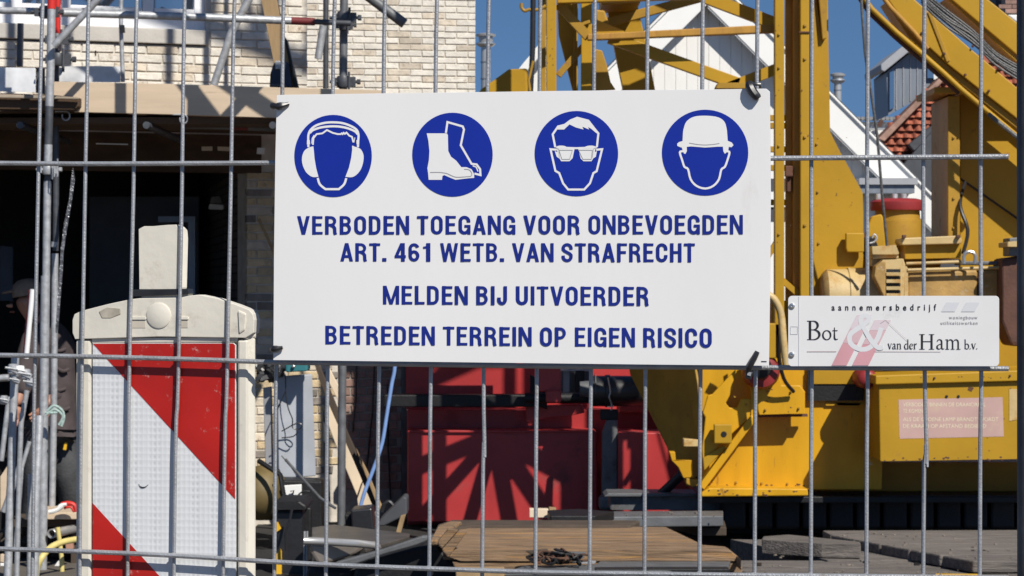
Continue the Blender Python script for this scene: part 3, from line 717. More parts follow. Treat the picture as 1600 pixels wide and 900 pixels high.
# neck, strap and handle block
mb = px_prism([(219, 455), (278, 455), (293, 452), (293, 472), (219, 472)], BP, .014, off=-.002); mb.build('neck', M_beacon, bx, bevel=.002)
hb = MB()
front = [(217.5, 358), (226, 353.5), (240, 353.5), (262, 351.5), (276, 351), (279, 356), (278, 452), (218.5, 452)]
hb = px_prism(front, BP, .012, off=0.0015)
hob = hb.build('handle_block', M_beacon, bx, bevel=.003)
HSD = Plane(276, BP.d(276) - .0005, 296, BP.d(296) + .010)
mb = px_prism([(276, 351.5), (288, 354), (294, 360), (295, 372), (293, 452), (277, 452)], HSD, .01); mb.build('handle_side', M_beacon, bx, bevel=.003)
mb = px_prism([(203, 452.5), (296, 451), (297, 459.5), (218, 463), (203, 463)], BP, .014, off=.0025); mb.build('strap', M_tie, bx, bevel=.0008)
# striped board
ST = Plane(0, 2.64 + 0.0108, 1600, 2.40 + 0.0108)
mb = px_prism([(144.5, 536.5), (365, 536), (368, 539), (368, 1500), (144.5, 1500)], ST, .004); board = mb.build('striped_board', M_film, bx, bevel=.0005)
sl = (780 - 536.5) / (368 - 145.5)
m_red = MB(); m_red.flat([ST.pt(x, y, E0) for x, y in [(145.5, 537), (364.5, 536.6), (367.5, 539.5), (367.5, 780)]])
for k in (1, 2):
    y0 = 786 + 495 * (k - 1)
    m_red.flat([ST.pt(x, y, E0) for x, y in [(145, y0), (367.5, y0 + 243), (367.5, y0 + 489), (145, y0 + 246)]])
m_red.build('red_stripe', M_stripered, board, fix=False)
mb = MB(); c = [ST.pt(x, y, E0) for x, y in sm([(217, 756), (221, 761), (227, 761), (232, 757)], 4)]; mb.tube(c, [.0002, .0004, .0005, .0006, .0007, .0007, .0006, .0006, .0005, .0004, .0003, .0003, .0002], 6); mb.build('tear', M_tie, board)
# foot standing on the ground
fp = BP.pt(255, 1500)
mb = MB(); mb.box((fp.x, fp.y + .035, fp.z / 2 + .06), (.06, .04, fp.z - .1)); mb.build('stem', M_beacon, bx, bevel=.005)
mb = MB(); mb.box((fp.x, fp.y + .06, .07), (.4, .75, .14)); mb.build('foot_plate', M_soot, bx, bevel=.02)

# ================================================================ BRICK BUILDING on the left
WP = Plane(0, 17.0, 480, 17.75)          # near wall, turned a little away to the right
FPX = Plane(460, 24.0, 745, 24.3)        # far wall of the same house row
bld = thing('brick_house', 'pale brick house under construction with white window frames and dark open ground floor', 'house', (-2.6, 17.5, 0))
BMESH = {}
def brick_mesh(kind, L, H, m):
    key = (kind, m.name)
    if key not in BMESH:
        arr = []
        for k in range(5):
            rr = random.Random(k * 31 + len(BMESH))
            bm = bmesh.new(); bmesh.ops.create_cube(bm, size=1)
            for v in bm.verts:
                v.co.x *= L; v.co.y *= .06; v.co.z *= H
                v.co.x += rr.uniform(-.0035, .0035); v.co.z += rr.uniform(-.0025, .0025); v.co.y += rr.uniform(-.002, .002)
            bmesh.ops.bevel(bm, geom=[e for e in bm.edges if all(v.co.y < 0 for v in e.verts)], offset=.003, segments=1, affect='EDGES')
            me = bpy.data.meshes.new('brick'); bm.to_mesh(me); bm.free(); me.materials.append(m); arr.append(me)
        BMESH[key] = arr
    return BMESH[key]
def brick_field(parent, pl, zlo, zhi, intervals, mats_w, L=.21, H=.05, J=.010, course=.06, seed=1, header=False, proud=.006):
    """intervals(zmid) -> list of (s0, s1) along the wall; running bond, one object per brick"""
    rr = random.Random(seed); row = int(math.floor(zlo / course)); cnt = 0
    while row * course < zhi:
        z = row * course + H / 2
        if z > zlo:
            for s0, s1 in intervals(z):
                x = math.floor(s0 / (L + J)) * (L + J) + (0 if row % 2 else (L + J) / 2) - (L + J)
                while x < s1:
                    a, b = max(x, s0), min(x + L, s1)
                    if b - a > .035:
                        m = rr.choices([q[0] for q in mats_w], [q[1] for q in mats_w])[0]
                        me = rr.choice(brick_mesh('b%.2f' % L, L, H, m))
                        o = bpy.data.objects.new('brick', me); COL.objects.link(o)
                        o.parent = parent
                        o.location = pl.at((a + b) / 2, z, proud - .03 + rr.uniform(-.0025, .0025)) - WORLDPOS[parent.name]
                        o.rotation_euler = (0, 0, pl.yaw); o.scale = ((b - a) / L, 1, rr.uniform(.94, 1.04)); cnt += 1
                    x += L + J
        row += 1
    return cnt
def sx(pl, px): return pl.sz(px, 450)[0]
def zz(pl, px, py): return pl.sz(px, py)[1]

# --- near wall: mortar backing with the window and the big opening left free
zc = zz(WP, 200, 64)                       # underside of the sill
z_open_top = 2.52                          # lintel underside of the ground-floor opening
z_deckback = 2.75
wall = MB()
def wrect(mb, pl, s0, s1, z0, z1, thick=.25, off=-.004):
    a, b = pl.at(s0, z0, off), pl.at(s1, z0, off); c, d = pl.at(s1, z1, off), pl.at(s0, z1, off)
    return mb.prism([a, b, c, d], -pl.n * thick)
S_L, S_W, S_R = sx(WP, -420), sx(WP, 322), sx(WP, 480)
S_J = sx(WP, 386)                          # right jamb of the opening
S_P = sx(WP, 528)
wrect(wall, WP, S_L, S_W, z_open_top, zc - .02); near_top = 5.2
wrect(wall, WP, S_W, S_R, z_open_top, near_top)
wrect(wall, WP, S_J, S_P, 0, z_open_top)
nearwall = wall.build('wall', M_mortar, bld)
zw = lambda z: z
def iv_up(z):
    if z < zc - .04: return [(sx(WP, -30), S_R)]
    return [(S_W + .03, S_R)]
brick_field(nearwall, WP, 2.93, 3.74, iv_up, [(M_brickA, 6), (M_brickB, 2.2)], seed=3)
brick_field(nearwall, WP, .38, 2.46, lambda z: [(S_J, S_P)], [(M_brickC, 4), (M_brickB, 2), (M_brickG, 1)] , seed=5)
# dark soldier lintel and the return wall deeper in the opening
mb = MB(); wrect(mb, WP, sx(WP, -420), S_J + .1, 2.44, 2.70, .12, .012); mb.build('lintel', M_deck, bld, bevel=.004)

# --- window with frame, mullions, panes and sill
win = MB(); zs_top = zz(WP, 0, 14)
ztop_w = 5.0
zf0 = zz(WP, 160, 41)
for s0, s1, z0, z1, off in [(S_L, S_W, zf0, zf0 + .105, -.03), (S_W - .075, S_W, zf0, ztop_w, -.028)]:
    wrect(win, WP, s0, s1, z0, z1, .08, off)
frame = win.build('window', M_pvc, bld, bevel=.004)
for px, w in ((27, .075), (105, .06), (233, .07)):
    mb = MB(); wrect(mb, WP, sx(WP, px) - w / 2, sx(WP, px) + w / 2, zf0 + .10, ztop_w, .07, -.026); mb.build('mullion', M_pvc, frame, bevel=.004)
for a, b in ((-420, 18), (36, 98), (112, 224), (243, 307)):
    mb = MB(); wrect(mb, WP, sx(WP, a), sx(WP, b), zf0 + .09, ztop_w, .012, -.055); mb.build('pane', M_glass, frame)
    mb = MB()
    wrect(mb, WP, sx(WP, a), sx(WP, b), zf0 + .105, zf0 + .14, .05, -.034); mb.build('sash_rail', M_pvc, frame, bevel=.003)
for a, b in ((-420, 322),):
    mb = MB(); wrect(mb, WP, sx(WP, a), sx(WP, b) + .01, zf0 - .105, zf0 - .004, .14, .03); mb.build('sill', M_sill, frame, bevel=.006)
    mb = MB(); wrect(mb, WP, sx(WP, a), sx(WP, b), zc - .03, zf0 - .108, .10, -.03); mb.build('sill_joint', M_deck, frame)
# weep slots
for px, py in ((149, 83), (289, 87)):
    mb = px_prism([(px - 1, py - 4), (px + 1, py - 4), (px + 1, py + 4), (px - 1, py + 4)], WP, .004, off=.011); mb.build('weep_slot', M_dark, nearwall)

# --- room behind the opening, plaster and side bricks coloured dark for its gloom
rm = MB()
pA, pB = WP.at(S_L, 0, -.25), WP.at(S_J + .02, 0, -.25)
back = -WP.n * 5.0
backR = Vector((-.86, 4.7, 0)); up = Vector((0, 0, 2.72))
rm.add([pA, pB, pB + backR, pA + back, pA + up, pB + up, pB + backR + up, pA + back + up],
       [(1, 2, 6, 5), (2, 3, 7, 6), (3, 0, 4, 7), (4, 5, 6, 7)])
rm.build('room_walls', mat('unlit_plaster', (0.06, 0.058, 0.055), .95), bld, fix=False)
M_innerblue = mat('sky_reflection_frame', (0.62, 0.74, 0.9), .4)  # pale blue stands in for sky reflected inside the room
# interior items one can make out in the gloom
mb = px_prism([(247, 338), (305, 338), (305, 347), (247, 347)], 20.5, .06); mb.build('inner_frame', M_innerblue, bld)
mb = px_prism([(294, 347), (305, 347), (305, 470), (294, 470)], 20.5, .06); mb.build('inner_frame', M_innerblue, bld)
mb = px_prism([(0, 384), (20, 386), (20, 470), (0, 470)], 19.5, .03); mb.build('inner_panel', mat('blue_grey_board', (.10, .12, .16), .6, var=.3), bld)
mb = px_prism([(327, 318), (350, 320), (349, 328), (325, 327)], 18.6, .05); mb.build('lamp_box', M_brickA, bld, bevel=.01)
mb = px_prism([(330, 307), (344, 306), (348, 318), (327, 318)], 18.6, .05); mb.build('lamp_box', M_brickG, bld, bevel=.01)

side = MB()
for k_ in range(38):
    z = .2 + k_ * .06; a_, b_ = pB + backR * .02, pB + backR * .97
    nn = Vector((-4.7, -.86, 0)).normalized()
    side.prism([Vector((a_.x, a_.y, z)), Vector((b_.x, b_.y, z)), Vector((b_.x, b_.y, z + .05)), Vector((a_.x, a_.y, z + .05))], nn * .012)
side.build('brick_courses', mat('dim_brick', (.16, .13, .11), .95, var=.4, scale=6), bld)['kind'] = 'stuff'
mb = MB(); mb.box((-3.0, 20.9, 1.35), (.9, .06, 2.1)); mb.build('inner_door', mat('grey_door', (.12, .13, .15), .6), bld, bevel=.01)
# --- far wall (pale brick) right of the corner
fw = MB(); a0, a1 = sx(FPX, 380), sx(FPX, 742.5)
wrect(fw, FPX, a0, a1, 0, 5.0, .3); farwall = fw.build('wall', M_mortar, bld)
brick_field(farwall, FPX, 3.40, 4.42, lambda z: [(sx(FPX, 476), a1)], [(M_brickA, 7), (M_brickB, 2)], seed=9)
# --- brown-red wall low down, right of the pier
RW = Plane(500, 17.93, 640, 18.02)
rw = MB(); wrect(rw, RW, sx(RW, 505), sx(RW, 634), 0, 2.4, .25); redwall = rw.build('wall', M_mortardark, bld)
brick_field(redwall, RW, .25, 1.24, lambda z: [(sx(RW, 524), sx(RW, 626))], [(M_brickR, 6), (M_brickG, 1)], L=.10, seed=12)
mb = MB(); wrect(mb, RW, sx(RW, 627), sx(RW, 636), 0.0, 1.3, .05, .02); mb.build('corner_strip', M_greysteel, bld, bevel=.004)
for pts in ([(557, 560), (556, 620), (551, 675)], [(585, 560), (582, 640), (577, 690), (573, 728)], [(605, 600), (606, 700), (610, 780)]):
    mb = MB(); mb.tube([RW.pt(x, y, .02) for x, y in pts], .006, 6); mb.build('wall_cable', M_tie, bld)

# ================================================================ SCAFFOLD
scf = thing('scaffold', 'galvanised tube scaffold with timber toe board in front of the brick house', 'scaffold', (-2.7, 15.4, 0))
R = .0242
def pipe(pts, r=R, m=M_galv, name='tube', parent=scf, n=14):
    mb = px_tube(pts, r, n); return mb.build(name, m, parent, smooth=True)
def coupler(px, py, d, rz=0, s=1.0, m=M_darksteel):
    """clamp: two half shells with bolt, nut and flap"""
    c = P(px, py, d); mb = MB(); mb.lathe(c - Vector((0, 0, .03 * s)), (0, 0, 1), [(0, .030 * s), (.008, .034 * s), (.052 * s, .034 * s), (.06 * s, .030 * s)], 16)
    mb.box(c + Vector((.045 * s, -.005, 0)), (.035 * s, .03 * s, .05 * s)); mb.box(c + Vector((-.045 * s, -.005, 0)), (.02 * s, .03 * s, .04 * s))
    mb.tube([c + Vector((-.07 * s, -.01, 0)), c + Vector((.085 * s, -.01, 0))], .008 * s, 8)
    mb.lathe(c + Vector((.07 * s, -.01, 0)), (1, 0, 0), [(0, .014 * s), (.018 * s, .014 * s)], 6)
    mb.tube([c + Vector((.03 * s, -.03, .05 * s)), c + Vector((.03 * s, -.03, -.06 * s))], .007 * s, 6)
    o = mb.build('coupler', m, scf, smooth=True); return o
# front standard with red band
pipe([(83, -900, 15.0), (80.5, 14, 15.0)], m=M_redband, name='red_band_tube')
pipe([(80.5, 14.5, 15.0), (79, 100, 15.0), (77, 166, 15.0)])
pipe([(77, 166, 15.0), (75.5, 226, 15.0)], r=.0236, m=M_darksteel)
pipe([(75.5, 226, 15.0), (74.5, 272, 15.0)])
pipe([(74.5, 272, 15.0), (74, 284, 15.0)], r=.019, m=M_darksteel)
pipe([(74, 283, 15.0), (72, 434, 15.0)], r=.0225)
pipe([(71, 431, 15.0), (68, 660, 15.0), (66, 900, 15.0), (66, 889.9, 15.0)][:3], r=.027)
# second standard behind it
pipe([(92, -300, 15.9), (90, 60, 15.9), (89, 112, 15.9)], m=M_redband, r=.018)
pipe([(88, 60, 15.7), (87, 392, 15.7)], m=M_darksteel, r=.019)
pipe([(86, 378, 15.7), (85, 386, 15.7)], r=.023)
pipe([(86, 396, 15.7), (84, 640, 15.7), (81, 800, 15.7)], r=.021)
# drape of shiny foil strip
mb = px_prism([(114, 262), (117, 280), (111, 320), (104, 360), (99, 395), (98, 420), (94, 470), (90, 520), (86, 520), (92, 440), (95, 390), (100, 350), (108, 310), (111, 280)], 15.5, .012)
mb.build('foil_strip', mat('wrinkled_foil', (.22, .22, .23), .3, .7, var=.6, scale=40, bump=1.0, bump_scale=60), scf, smooth=True)
# ledgers
pipe([(-60, 15, 15.3), (60, 17.5, 15.3)], r=.021)
pipe([(96, 20, 15.25), (280, 25.5, 15.35), (455, 32.5, 15.5)], r=.0235)
pipe([(455, 32.5, 15.5), (492, 34, 15.5)], r=.0235, m=mat('dull_red_band', (.16, .02, .02), .6), name='red_band_tube')
pipe([(492, 34, 15.5), (548, 36.5, 15.5)], r=.017, m=M_darksteel)
pipe([(98, 16, 15.9), (190, 15.5, 15.9)], r=.014)
pipe([(110, 189, 15.9), (200, 191.5, 15.9), (282, 194, 15.9)], r=.0215)
pipe([(290, 196, 15.9), (365, 198, 15.9)], r=.0205, m=M_greysteel)  # shaded stretch of this ledger coloured as darker steel and dull red
pipe([(365, 198, 15.9), (388, 199, 15.9)], r=.021, m=mat('dull_red_band', (.16, .02, .02), .6), name='red_band_tube')
pipe([(388, 199, 15.9), (440, 201, 15.9)], r=.0205, m=M_greysteel)
# brace from the front standard up to the right, other braces
pipe([(84, 72, 14.93), (152, 0, 14.93), (330, -190, 14.93)], r=.021)
pipe([(190, -200, 15.9), (189, 40, 15.9), (192, 128, 15.9)], r=.0135)
mb = px_prism([(186, 39), (194, 39), (195, 51), (187, 51)], 15.85, .02); mb.build('black_tape', M_tie, scf)
pipe([(420, -60, 16.2), (362, 50, 16.2), (334, 133, 16.2)], r=.0245)
pipe([(575, -6, 16.9), (632, 37, 16.9)], r=.034, m=M_greysteel)
pipe([(540, -700, 15.8), (537.5, 0, 15.8), (536, 150, 15.8), (535, 570, 15.8), (533, 822, 15.8)], r=.0255, m=mat('dull_galvanised_tube', (.17, .175, .18), .5, .4, var=.3, scale=14))
pipe([(510, -500, 16.3), (509, 138, 16.3)], r=.018, m=M_darksteel)
pipe([(505, 40, 16.25), (502, 60, 16.25), (497, 92, 16.25)], r=.024)
coupler(537, 28, 15.75, s=1.25); coupler(536.5, 128, 15.75, s=1.2); coupler(537, 40, 15.72, s=.9)
coupler(72, 19, 15.1, s=1.2); coupler(88, 62, 15.6, s=1.2); coupler(90, 93, 15.6, s=1.3)
coupler(75, 265, 14.97, s=.95, m=M_galv)
# hooks under the deck
for cx, cy in ((103, 181), (287, 186)):
    mb = MB(); mb.tube([P(x, y, 15.45) for x, y in [(cx - 17, cy - 7), (cx - 4, cy - 7)] + arc(cx, cy, 6, 7, 250, 560, 12)], .0045, 7)
    mb.build('hook', M_galv, scf, smooth=True)
mb = MB(); mb.tube([P(x, y, 14.9) for x, y in ((90, 248), (90, 276), (85, 276), (85, 252))], .004, 6); mb.build('lock_pin', M_galv, scf, smooth=True)
# toe board and the notched deck edge
mb = px_prism([(84, 127.5), (260, 131), (432, 136.5), (600, 141), (600, 188), (432, 184), (260, 178.5), (125, 175), (116, 175), (116, 166.5), (124, 166.5), (124, 155), (84, 153)], 15.45, .035)
mb.build('toe_board', M_beige, scf, bevel=.004)
mb = px_prism([(-40, 145), (84, 148.5), (123, 152), (123, 166), (115, 172), (-40, 170)], 15.35, .12); mb.build('deck_plank', M_deck, scf, bevel=.006)
mb = px_prism([(-40, 146), (60, 149), (123, 152), (123, 155), (-40, 152)], 15.30, .03); mb.build('deck_plank', mat('grey_weathered_plank', (.33, .27, .20), .8, var=.2), scf, bevel=.004)
xe = P(598, 200, 15.6).x
for k in range(3):
    mb = MB(); mb.box((xe - 2.3, 15.62 + k * .215, 2.665), (4.6, .20, .04)); mb.build('deck_plank', M_deck, scf, bevel=.006)
for k in range(8):
    o = .12 + k * .205; se = sx(WP, 560)
    c = WP.at(se - 2.4 - k * .02, 2.73, o); mb = MB(); mb.box(c, (4.8, .19, .045), rz=WP.yaw); mb.build('deck_plank', M_deck, scf, bevel=.006)
for px in (60, 250, 440):
    p = P(px, 205, 16.0); mb = MB(); mb.tube([Vector((p.x, 15.4, 2.63)), Vector((p.x, 17.1, 2.63))], .022, 10); mb.build('transom', M_darksteel, scf, smooth=True)
mb = px_prism([(315, 229), (331, 229), (331, 235), (315, 235)], 16.6, .04); mb.build('timber_block', M_beige, scf)
mb = px_prism([(340, 229), (364, 230), (364, 236), (340, 235)], 16.6, .04); mb.build('timber_block', M_beige, scf)
mb = px_prism([(402, 231), (413, 231), (412, 241), (401, 240)], 16.6, .04); mb.build('timber_block', M_gable, scf)
pipe([(150, 224.3, 16.4), (200, 225.5, 16.4)], r=.004, m=M_whitetube, name='light_strip')
# galvanised sheets standing on the deck
mb = px_prism([(-30, 105), (55, 106), (55.5, 144), (-30, 142)], 15.7, .004); mb.build('metal_sheet', M_spangle, scf)
mb = px_prism([(56, 106), (69, 107), (70, 147), (56, 145)], 15.72, .03); mb.build('metal_sheet', M_darksteel, scf)
mb = px_prism([(88, 104), (150, 103), (188, 104), (188, 128.5), (120, 128), (86, 127)], 15.75, .004); mb.build('metal_sheet', M_spangle, scf)
# dark bar standing in for a vertical shadow at far left
mb = px_prism([(27, 36), (36, 36), (35, 104), (26, 104)], 16.9, .03); mb.build('shadow_bar', M_darksteel, scf, bevel=.003)
# raking timber prop with blue-black shoe
prop = thing('timber_prop', 'raking brown timber prop standing in a dark shoe on the scaffold deck', 'timber prop', P(450, 138, 15.9) * 1.0)
mb = px_prism([(403, -25), (428, -25), (443, 55), (462, 136), (452, 136), (428, 100)], 15.9, .09); mb.build('timber', M_tanwood, prop, bevel=.004)
mb = px_prism([(428, 97), (450, 97), (457, 137), (421, 137), (422, 115)], 15.85, .10); mb.build('shoe', mat('blue_black_steel', (.03, .045, .08), .5, .3, var=.4), prop, bevel=.01)
mb = px_prism([(443, 55), (448, 62), (466, 137), (460, 137)], 15.88, .10); mb.build('shoe', M_soot, prop, bevel=.004)
mb = px_prism([(430, 95), (438, 95), (438, 108), (430, 108)], 15.82, .02); mb.build('bolt', M_galv, prop, bevel=.003)
# scaffold carried on above and to the right of the view (tubes added to throw shadows on the wall)
for px in (300, 420, 640): pipe([(px, -900, 14.6), (px - 2, -60, 14.6)], r=.03)
for a, b in (((150, -420), (640, -90)), ((420, -60), (760, -420)), ((60, -350), (760, -330)), ((200, -480), (480, -110))): pipe([(*a, 14.5), (*b, 14.5)], r=.035)

# ================================================================ HOUSES FAR BEHIND
gh = thing('white_gable_house', 'white weatherboarded gable house behind the yellow crane', 'house', P(1102, 450, 38) - Vector((0, 0, 1.65)))
GP = frontal(38.0)
apx, apy = 1102, -45
def rake(x): return apy + abs(x - apx) * 1.0
# wall behind the boards, then boards one by one
inner = lambda x: rake(x) + 62
mb = px_prism([(760, inner(760)), (apx, inner(apx)), (1452, inner(1452)), (1452, 620), (760, 620)], GP, .3, off=-.012)
gwall = mb.build('wall', M_gable, gh)
bw = 17.2
x = 815.0
while x < 1450:
    a, b = x + .35, x + bw - .35
    mb = px_prism([(a, inner(a) - 8), (b, inner(b) - 8), (b, 560), (a, 560)] if not (a < apx < b) else [(a, inner(a) - 8), (apx, inner(apx) - 8), (b, inner(b) - 8), (b, 560), (a, 560)], GP, .022)
    mb.build('board', M_gable, gwall); x += bw
# barge boards, soffits and roof edges
def rakeband(x0, x1, a, b, off, th, m, name, bev=.01):
    mb = px_prism([(x0, rake(x0) + a), (x1, rake(x1) + a), (x1, rake(x1) + b), (x0, rake(x0) + b)], GP, th, off=off); return mb.build(name, m, gh, bevel=bev)
for x0, x1 in ((apx, 1462), (apx - .5, 760)):
    rakeband(x0, x1, 0, 56, .28, .05, M_gabletrim, 'barge_board')
    rakeband(x0, x1, 0, 5, .32, .05, M_gabletrim, 'edge_trim')
    rakeband(x0, x1, 1, 54, .22, .21, M_soffit, 'soffit')
    rakeband(x0, x1, -3, 3, .3, 6.0, M_zincdark, 'roof')
rakeband(apx + 1, 1462, 57, 60, .27, .03, M_soffit, 'gutter_line')
# grey lintel and dark windows low in the gable
for (x0, y0, x1, y1, m, nm, off) in ((1332, 292, 1416, 305, M_zinc, 'canopy', .8), (1330, 282, 1420, 292, M_soffit, 'canopy_top', .85), (1196, 279, 1262, 300, M_zincdark, 'window', .02), (1196, 324, 1262, 345, M_zincdark, 'window', .02), (1196, 300, 1262, 324, M_gabletrim, 'sill_band', .05)):
    mb = px_prism([(x0, y0), (x1, y0), (x1, y1), (x0, y1)], GP, .1 if off < .5 else .8, off=off); mb.build(nm, m, gh, bevel=.01)
# the next white gable showing at far left of the crane
g2 = thing('white_gable_house', 'white gable roof edge just visible left of the crane mast', 'house', P(870, 450, 44) - Vector((0, 0, 1.65)))
mb = px_prism([(770, 157), (866, 40), (866, 300), (770, 300)], 44, .3); mb.build('wall', M_gable, g2)
mb = px_prism([(762, 160), (862, 56), (862, 68), (778, 160)], 43.6, .3); mb.build('barge_board', M_gabletrim, g2, bevel=.01)

def flue(name, label, cx, top, bot, w, d, rings):
    t = thing(name, label, 'flue', P(cx, bot, d))
    k = d / F; c = P(cx, bot, d); H = (bot - top) * k; r = w / 2 * k
    def band(z0, z1, r0, r1, nm, m=M_flue):
        mb = MB(); mb.lathe(P(cx, z0, d), (0, 0, 1), [(0, r0 * k), ((z0 - z1) * k, r1 * k)], 28); mb.build(nm, m, t, smooth=True)
    hh = w * .85
    band(bot, top + hh, w * .30, w * .30, 'pipe')
    band(top + hh, top + hh - 4, w * .40, w * .62, 'lower_brim'); band(top + hh - 4, top + hh - 6, w * .62, w * .58, 'lower_brim', M_zinc)
    band(top + hh - 6, top + 5, w * .42, w * .46, 'cowl'); band(top + 5, top + 2, w * .60, w * .62, 'cap'); band(top + 2, top, w * .62, w * .35, 'cap')
    for q in rings: band(top + q + 2, top + q, w * .33, w * .33, 'band', M_zinc)
flue('flue_pipe', 'tall stainless flue pipe with round cowl beside the brick house', 759, 52, 230, 25, 30, (44, 70))
flue('flue_pipe', 'short stainless flue pipe above the white gable roof edge', 1309, 114, 200, 19, 40, (26,))
# low white flat roof with shining ribbed edge
rf = thing('white_roof_house', 'low white roof with ribbed bright edge between gable and tiled roof', 'house', P(1366, 450, 62) - Vector((0, 0, 1.65)))
mb = px_prism([(1326, 190), (1404, 191), (1404, 420), (1326, 420)], 62, 3.0); mb.build('wall', M_gabletrim, rf)
mb = MB()
for k in range(12):
    c = P(1329 + k * 6.4, 185, 61.8); mb.tube([c, c + Vector((0, 2.5, 0.15))], .045, 8)
mb.build('ribbed_edge', M_flue, rf, smooth=True)
mb = px_prism([(1374, 188), (1381, 188), (1377, 198), (1370, 198)], 61.7, .1); mb.build('vent', M_brownrust, rf)
mb = px_prism([(1350, 200), (1400, 200), (1400, 203), (1350, 203)], 61.7, .1); mb.build('gutter', M_soffit, rf)

# orange tiled roof with grey dormer
tr = thing('tiled_roof_house', 'house with weathered orange clay tile roof and grey zinc dormer', 'house', P(1480, 450, 56) - Vector((0, 0, 1.65)))
DT = 56.0
mb = px_prism([(1372, 214), (1467, 121), (1600, 45), (1600, 330), (1440, 330), (1408, 258)], DT, .2, off=-.25); mb.build('roof_deck', M_brownrust, tr)
tmesh = []
for k in range(4):
    rr = random.Random(k); mb = MB(); pts = []
    W2, H2 = .205, .19
    n = 6
    for i in range(n + 1):
        u = i / n; zc_ = .045 * math.sin(u * math.pi * 2 - .6) + rr.uniform(-.003, .003)
        pts.append((-W2 / 2 + W2 * u, -zc_))
    vs = [(px_, -.06 + py_, -H2 / 2) for px_, py_ in pts] + [(px_, 0.06 + py_, H2 / 2) for px_, py_ in pts] + [(px_, -.03 + py_, -H2 / 2) for px_, py_ in pts]
    fs = [(i, i + 1, n + 2 + i, n + 1 + i) for i in range(n)] + [(i + 1, i, 2 * (n + 1) + i, 2 * (n + 1) + i + 1) for i in range(n)]
    me = bpy.data.meshes.new('tile'); me.from_pydata(vs, [], fs); me.materials.append(M_tile); tmesh.append(me)
def inside(x, y, poly):
    c = False; n = len(poly)
    for i in range(n):
        x1, y1 = poly[i]; x2, y2 = poly[i - 1]
        if (y1 > y) != (y2 > y) and x < (x2 - x1) * (y - y1) / (y2 - y1) + x1: c = not c
    return c
TP = [(1374, 215), (1467, 122), (1600, 60), (1600, 300), (1470, 300), (1424, 232), (1410, 262), (1390, 240)]
row = 0; yy = 60.0
while yy < 300:
    xx = 1360 + (row % 2) * 3 - yy * .05
    while xx < 1600:
        if inside(xx, yy, TP):
            o = bpy.data.objects.new('tile', random.choice(tmesh)); COL.objects.link(o); o.parent = tr
            o.location = P(xx, yy, DT - .12) - WORLDPOS[tr.name]; o.rotation_euler = (0, random.uniform(-.04, .04), 0)
        xx += 13.9
    yy += 10.6; row += 1
for (a, b) in (((1372, 217), (1470, 120)),):
    mb = px_prism([(a[0], a[1]), (b[0], b[1]), (b[0] + 8, b[1] + 3), (a[0] + 10, a[1] + 4)], DT - .35, .25); mb.build('mortar_verge', mat('pink_mortar', (.33, .20, .15), .9, var=.35, scale=6), tr, bevel=.02)
mb = px_prism([(1420, 226), (1456, 196), (1460, 206), (1428, 236)], DT - .5, .3); mb.build('lead_flashing', M_zincdark, tr, bevel=.02)
mb = px_prism([(1408, 262), (1456, 206), (1500, 200), (1500, 620), (1405, 620)], DT - .7, .3); mb.build('shaded_wall', M_zincdark, tr)  # wall coloured slate dark to stand for its shade
dm = px_prism([(1385, 113), (1420, 84), (1500, 84), (1500, 120), (1388, 180)], DT + .6, 2.0); dmo = dm.build('dormer', M_zinc, tr)
for k in range(7):
    xx = 1400 + k * 11; mb = px_prism([(xx, 104 - k * 6), (xx + 1.2, 104 - k * 6), (xx + 1.2, 172 - k * 7), (xx, 172 - k * 7)], DT + .58, .05); mb.build('panel_seam', M_soffit, dmo)
mb = px_prism([(1390, 113), (1397, 110), (1397, 168), (1390, 172)], DT + .54, .05); mb.build('window', M_glass, dmo)
mb = px_prism([(1376, 101), (1409, 73), (1500, 74), (1500, 84), (1419, 82), (1382, 112), (1377, 110)], DT + .3, 2.6); mb.build('dormer_roof', M_soffit, dmo, bevel=.02)
mb = px_prism([(1449, 100), (1459, 100), (1459, 122), (1449, 122)], DT + .5, .05); mb.build('window', M_glass, dmo)
mb = px_prism([(1459, 110), (1468, 116), (1466, 124), (1459, 124)], DT + .5, .05); mb.build('corner_board', M_gabletrim, dmo)
# brown brick chimney stack top right
ch = thing('brick_chimney', 'brown brick stack with white flashing at the top right corner', 'chimney', P(1580, 60, 40))
mb = px_prism([(1570, -60), (1640, -60), (1640, 22), (1570, 22)], 40, 1.0); cw = mb.build('stack', M_mortardark, ch)
for r_ in range(9):
    for c_ in range(4):
        x0 = 1571 + c_ * 21 - (r_ % 2) * 10; y0 = 14 - r_ * 7
        mb = px_prism([(x0, y0), (x0 + 20, y0), (x0 + 20, y0 + 6), (x0, y0 + 6)], 39.97, .05); mb.build('brick', M_brickR, cw)
mb = px_prism([(1556, -60), (1571, -60), (1571, 21), (1565, 21), (1556, 12)], 40.3, .6); mb.build('dark_side', M_zincdark, ch)  # left side of the stack in slate grey
mb = px_prism([(1574, 23), (1640, 23), (1640, 50), (1590, 36), (1582, 30)], 39.9, .9); mb.build('flashing', M_gabletrim, ch, bevel=.02)

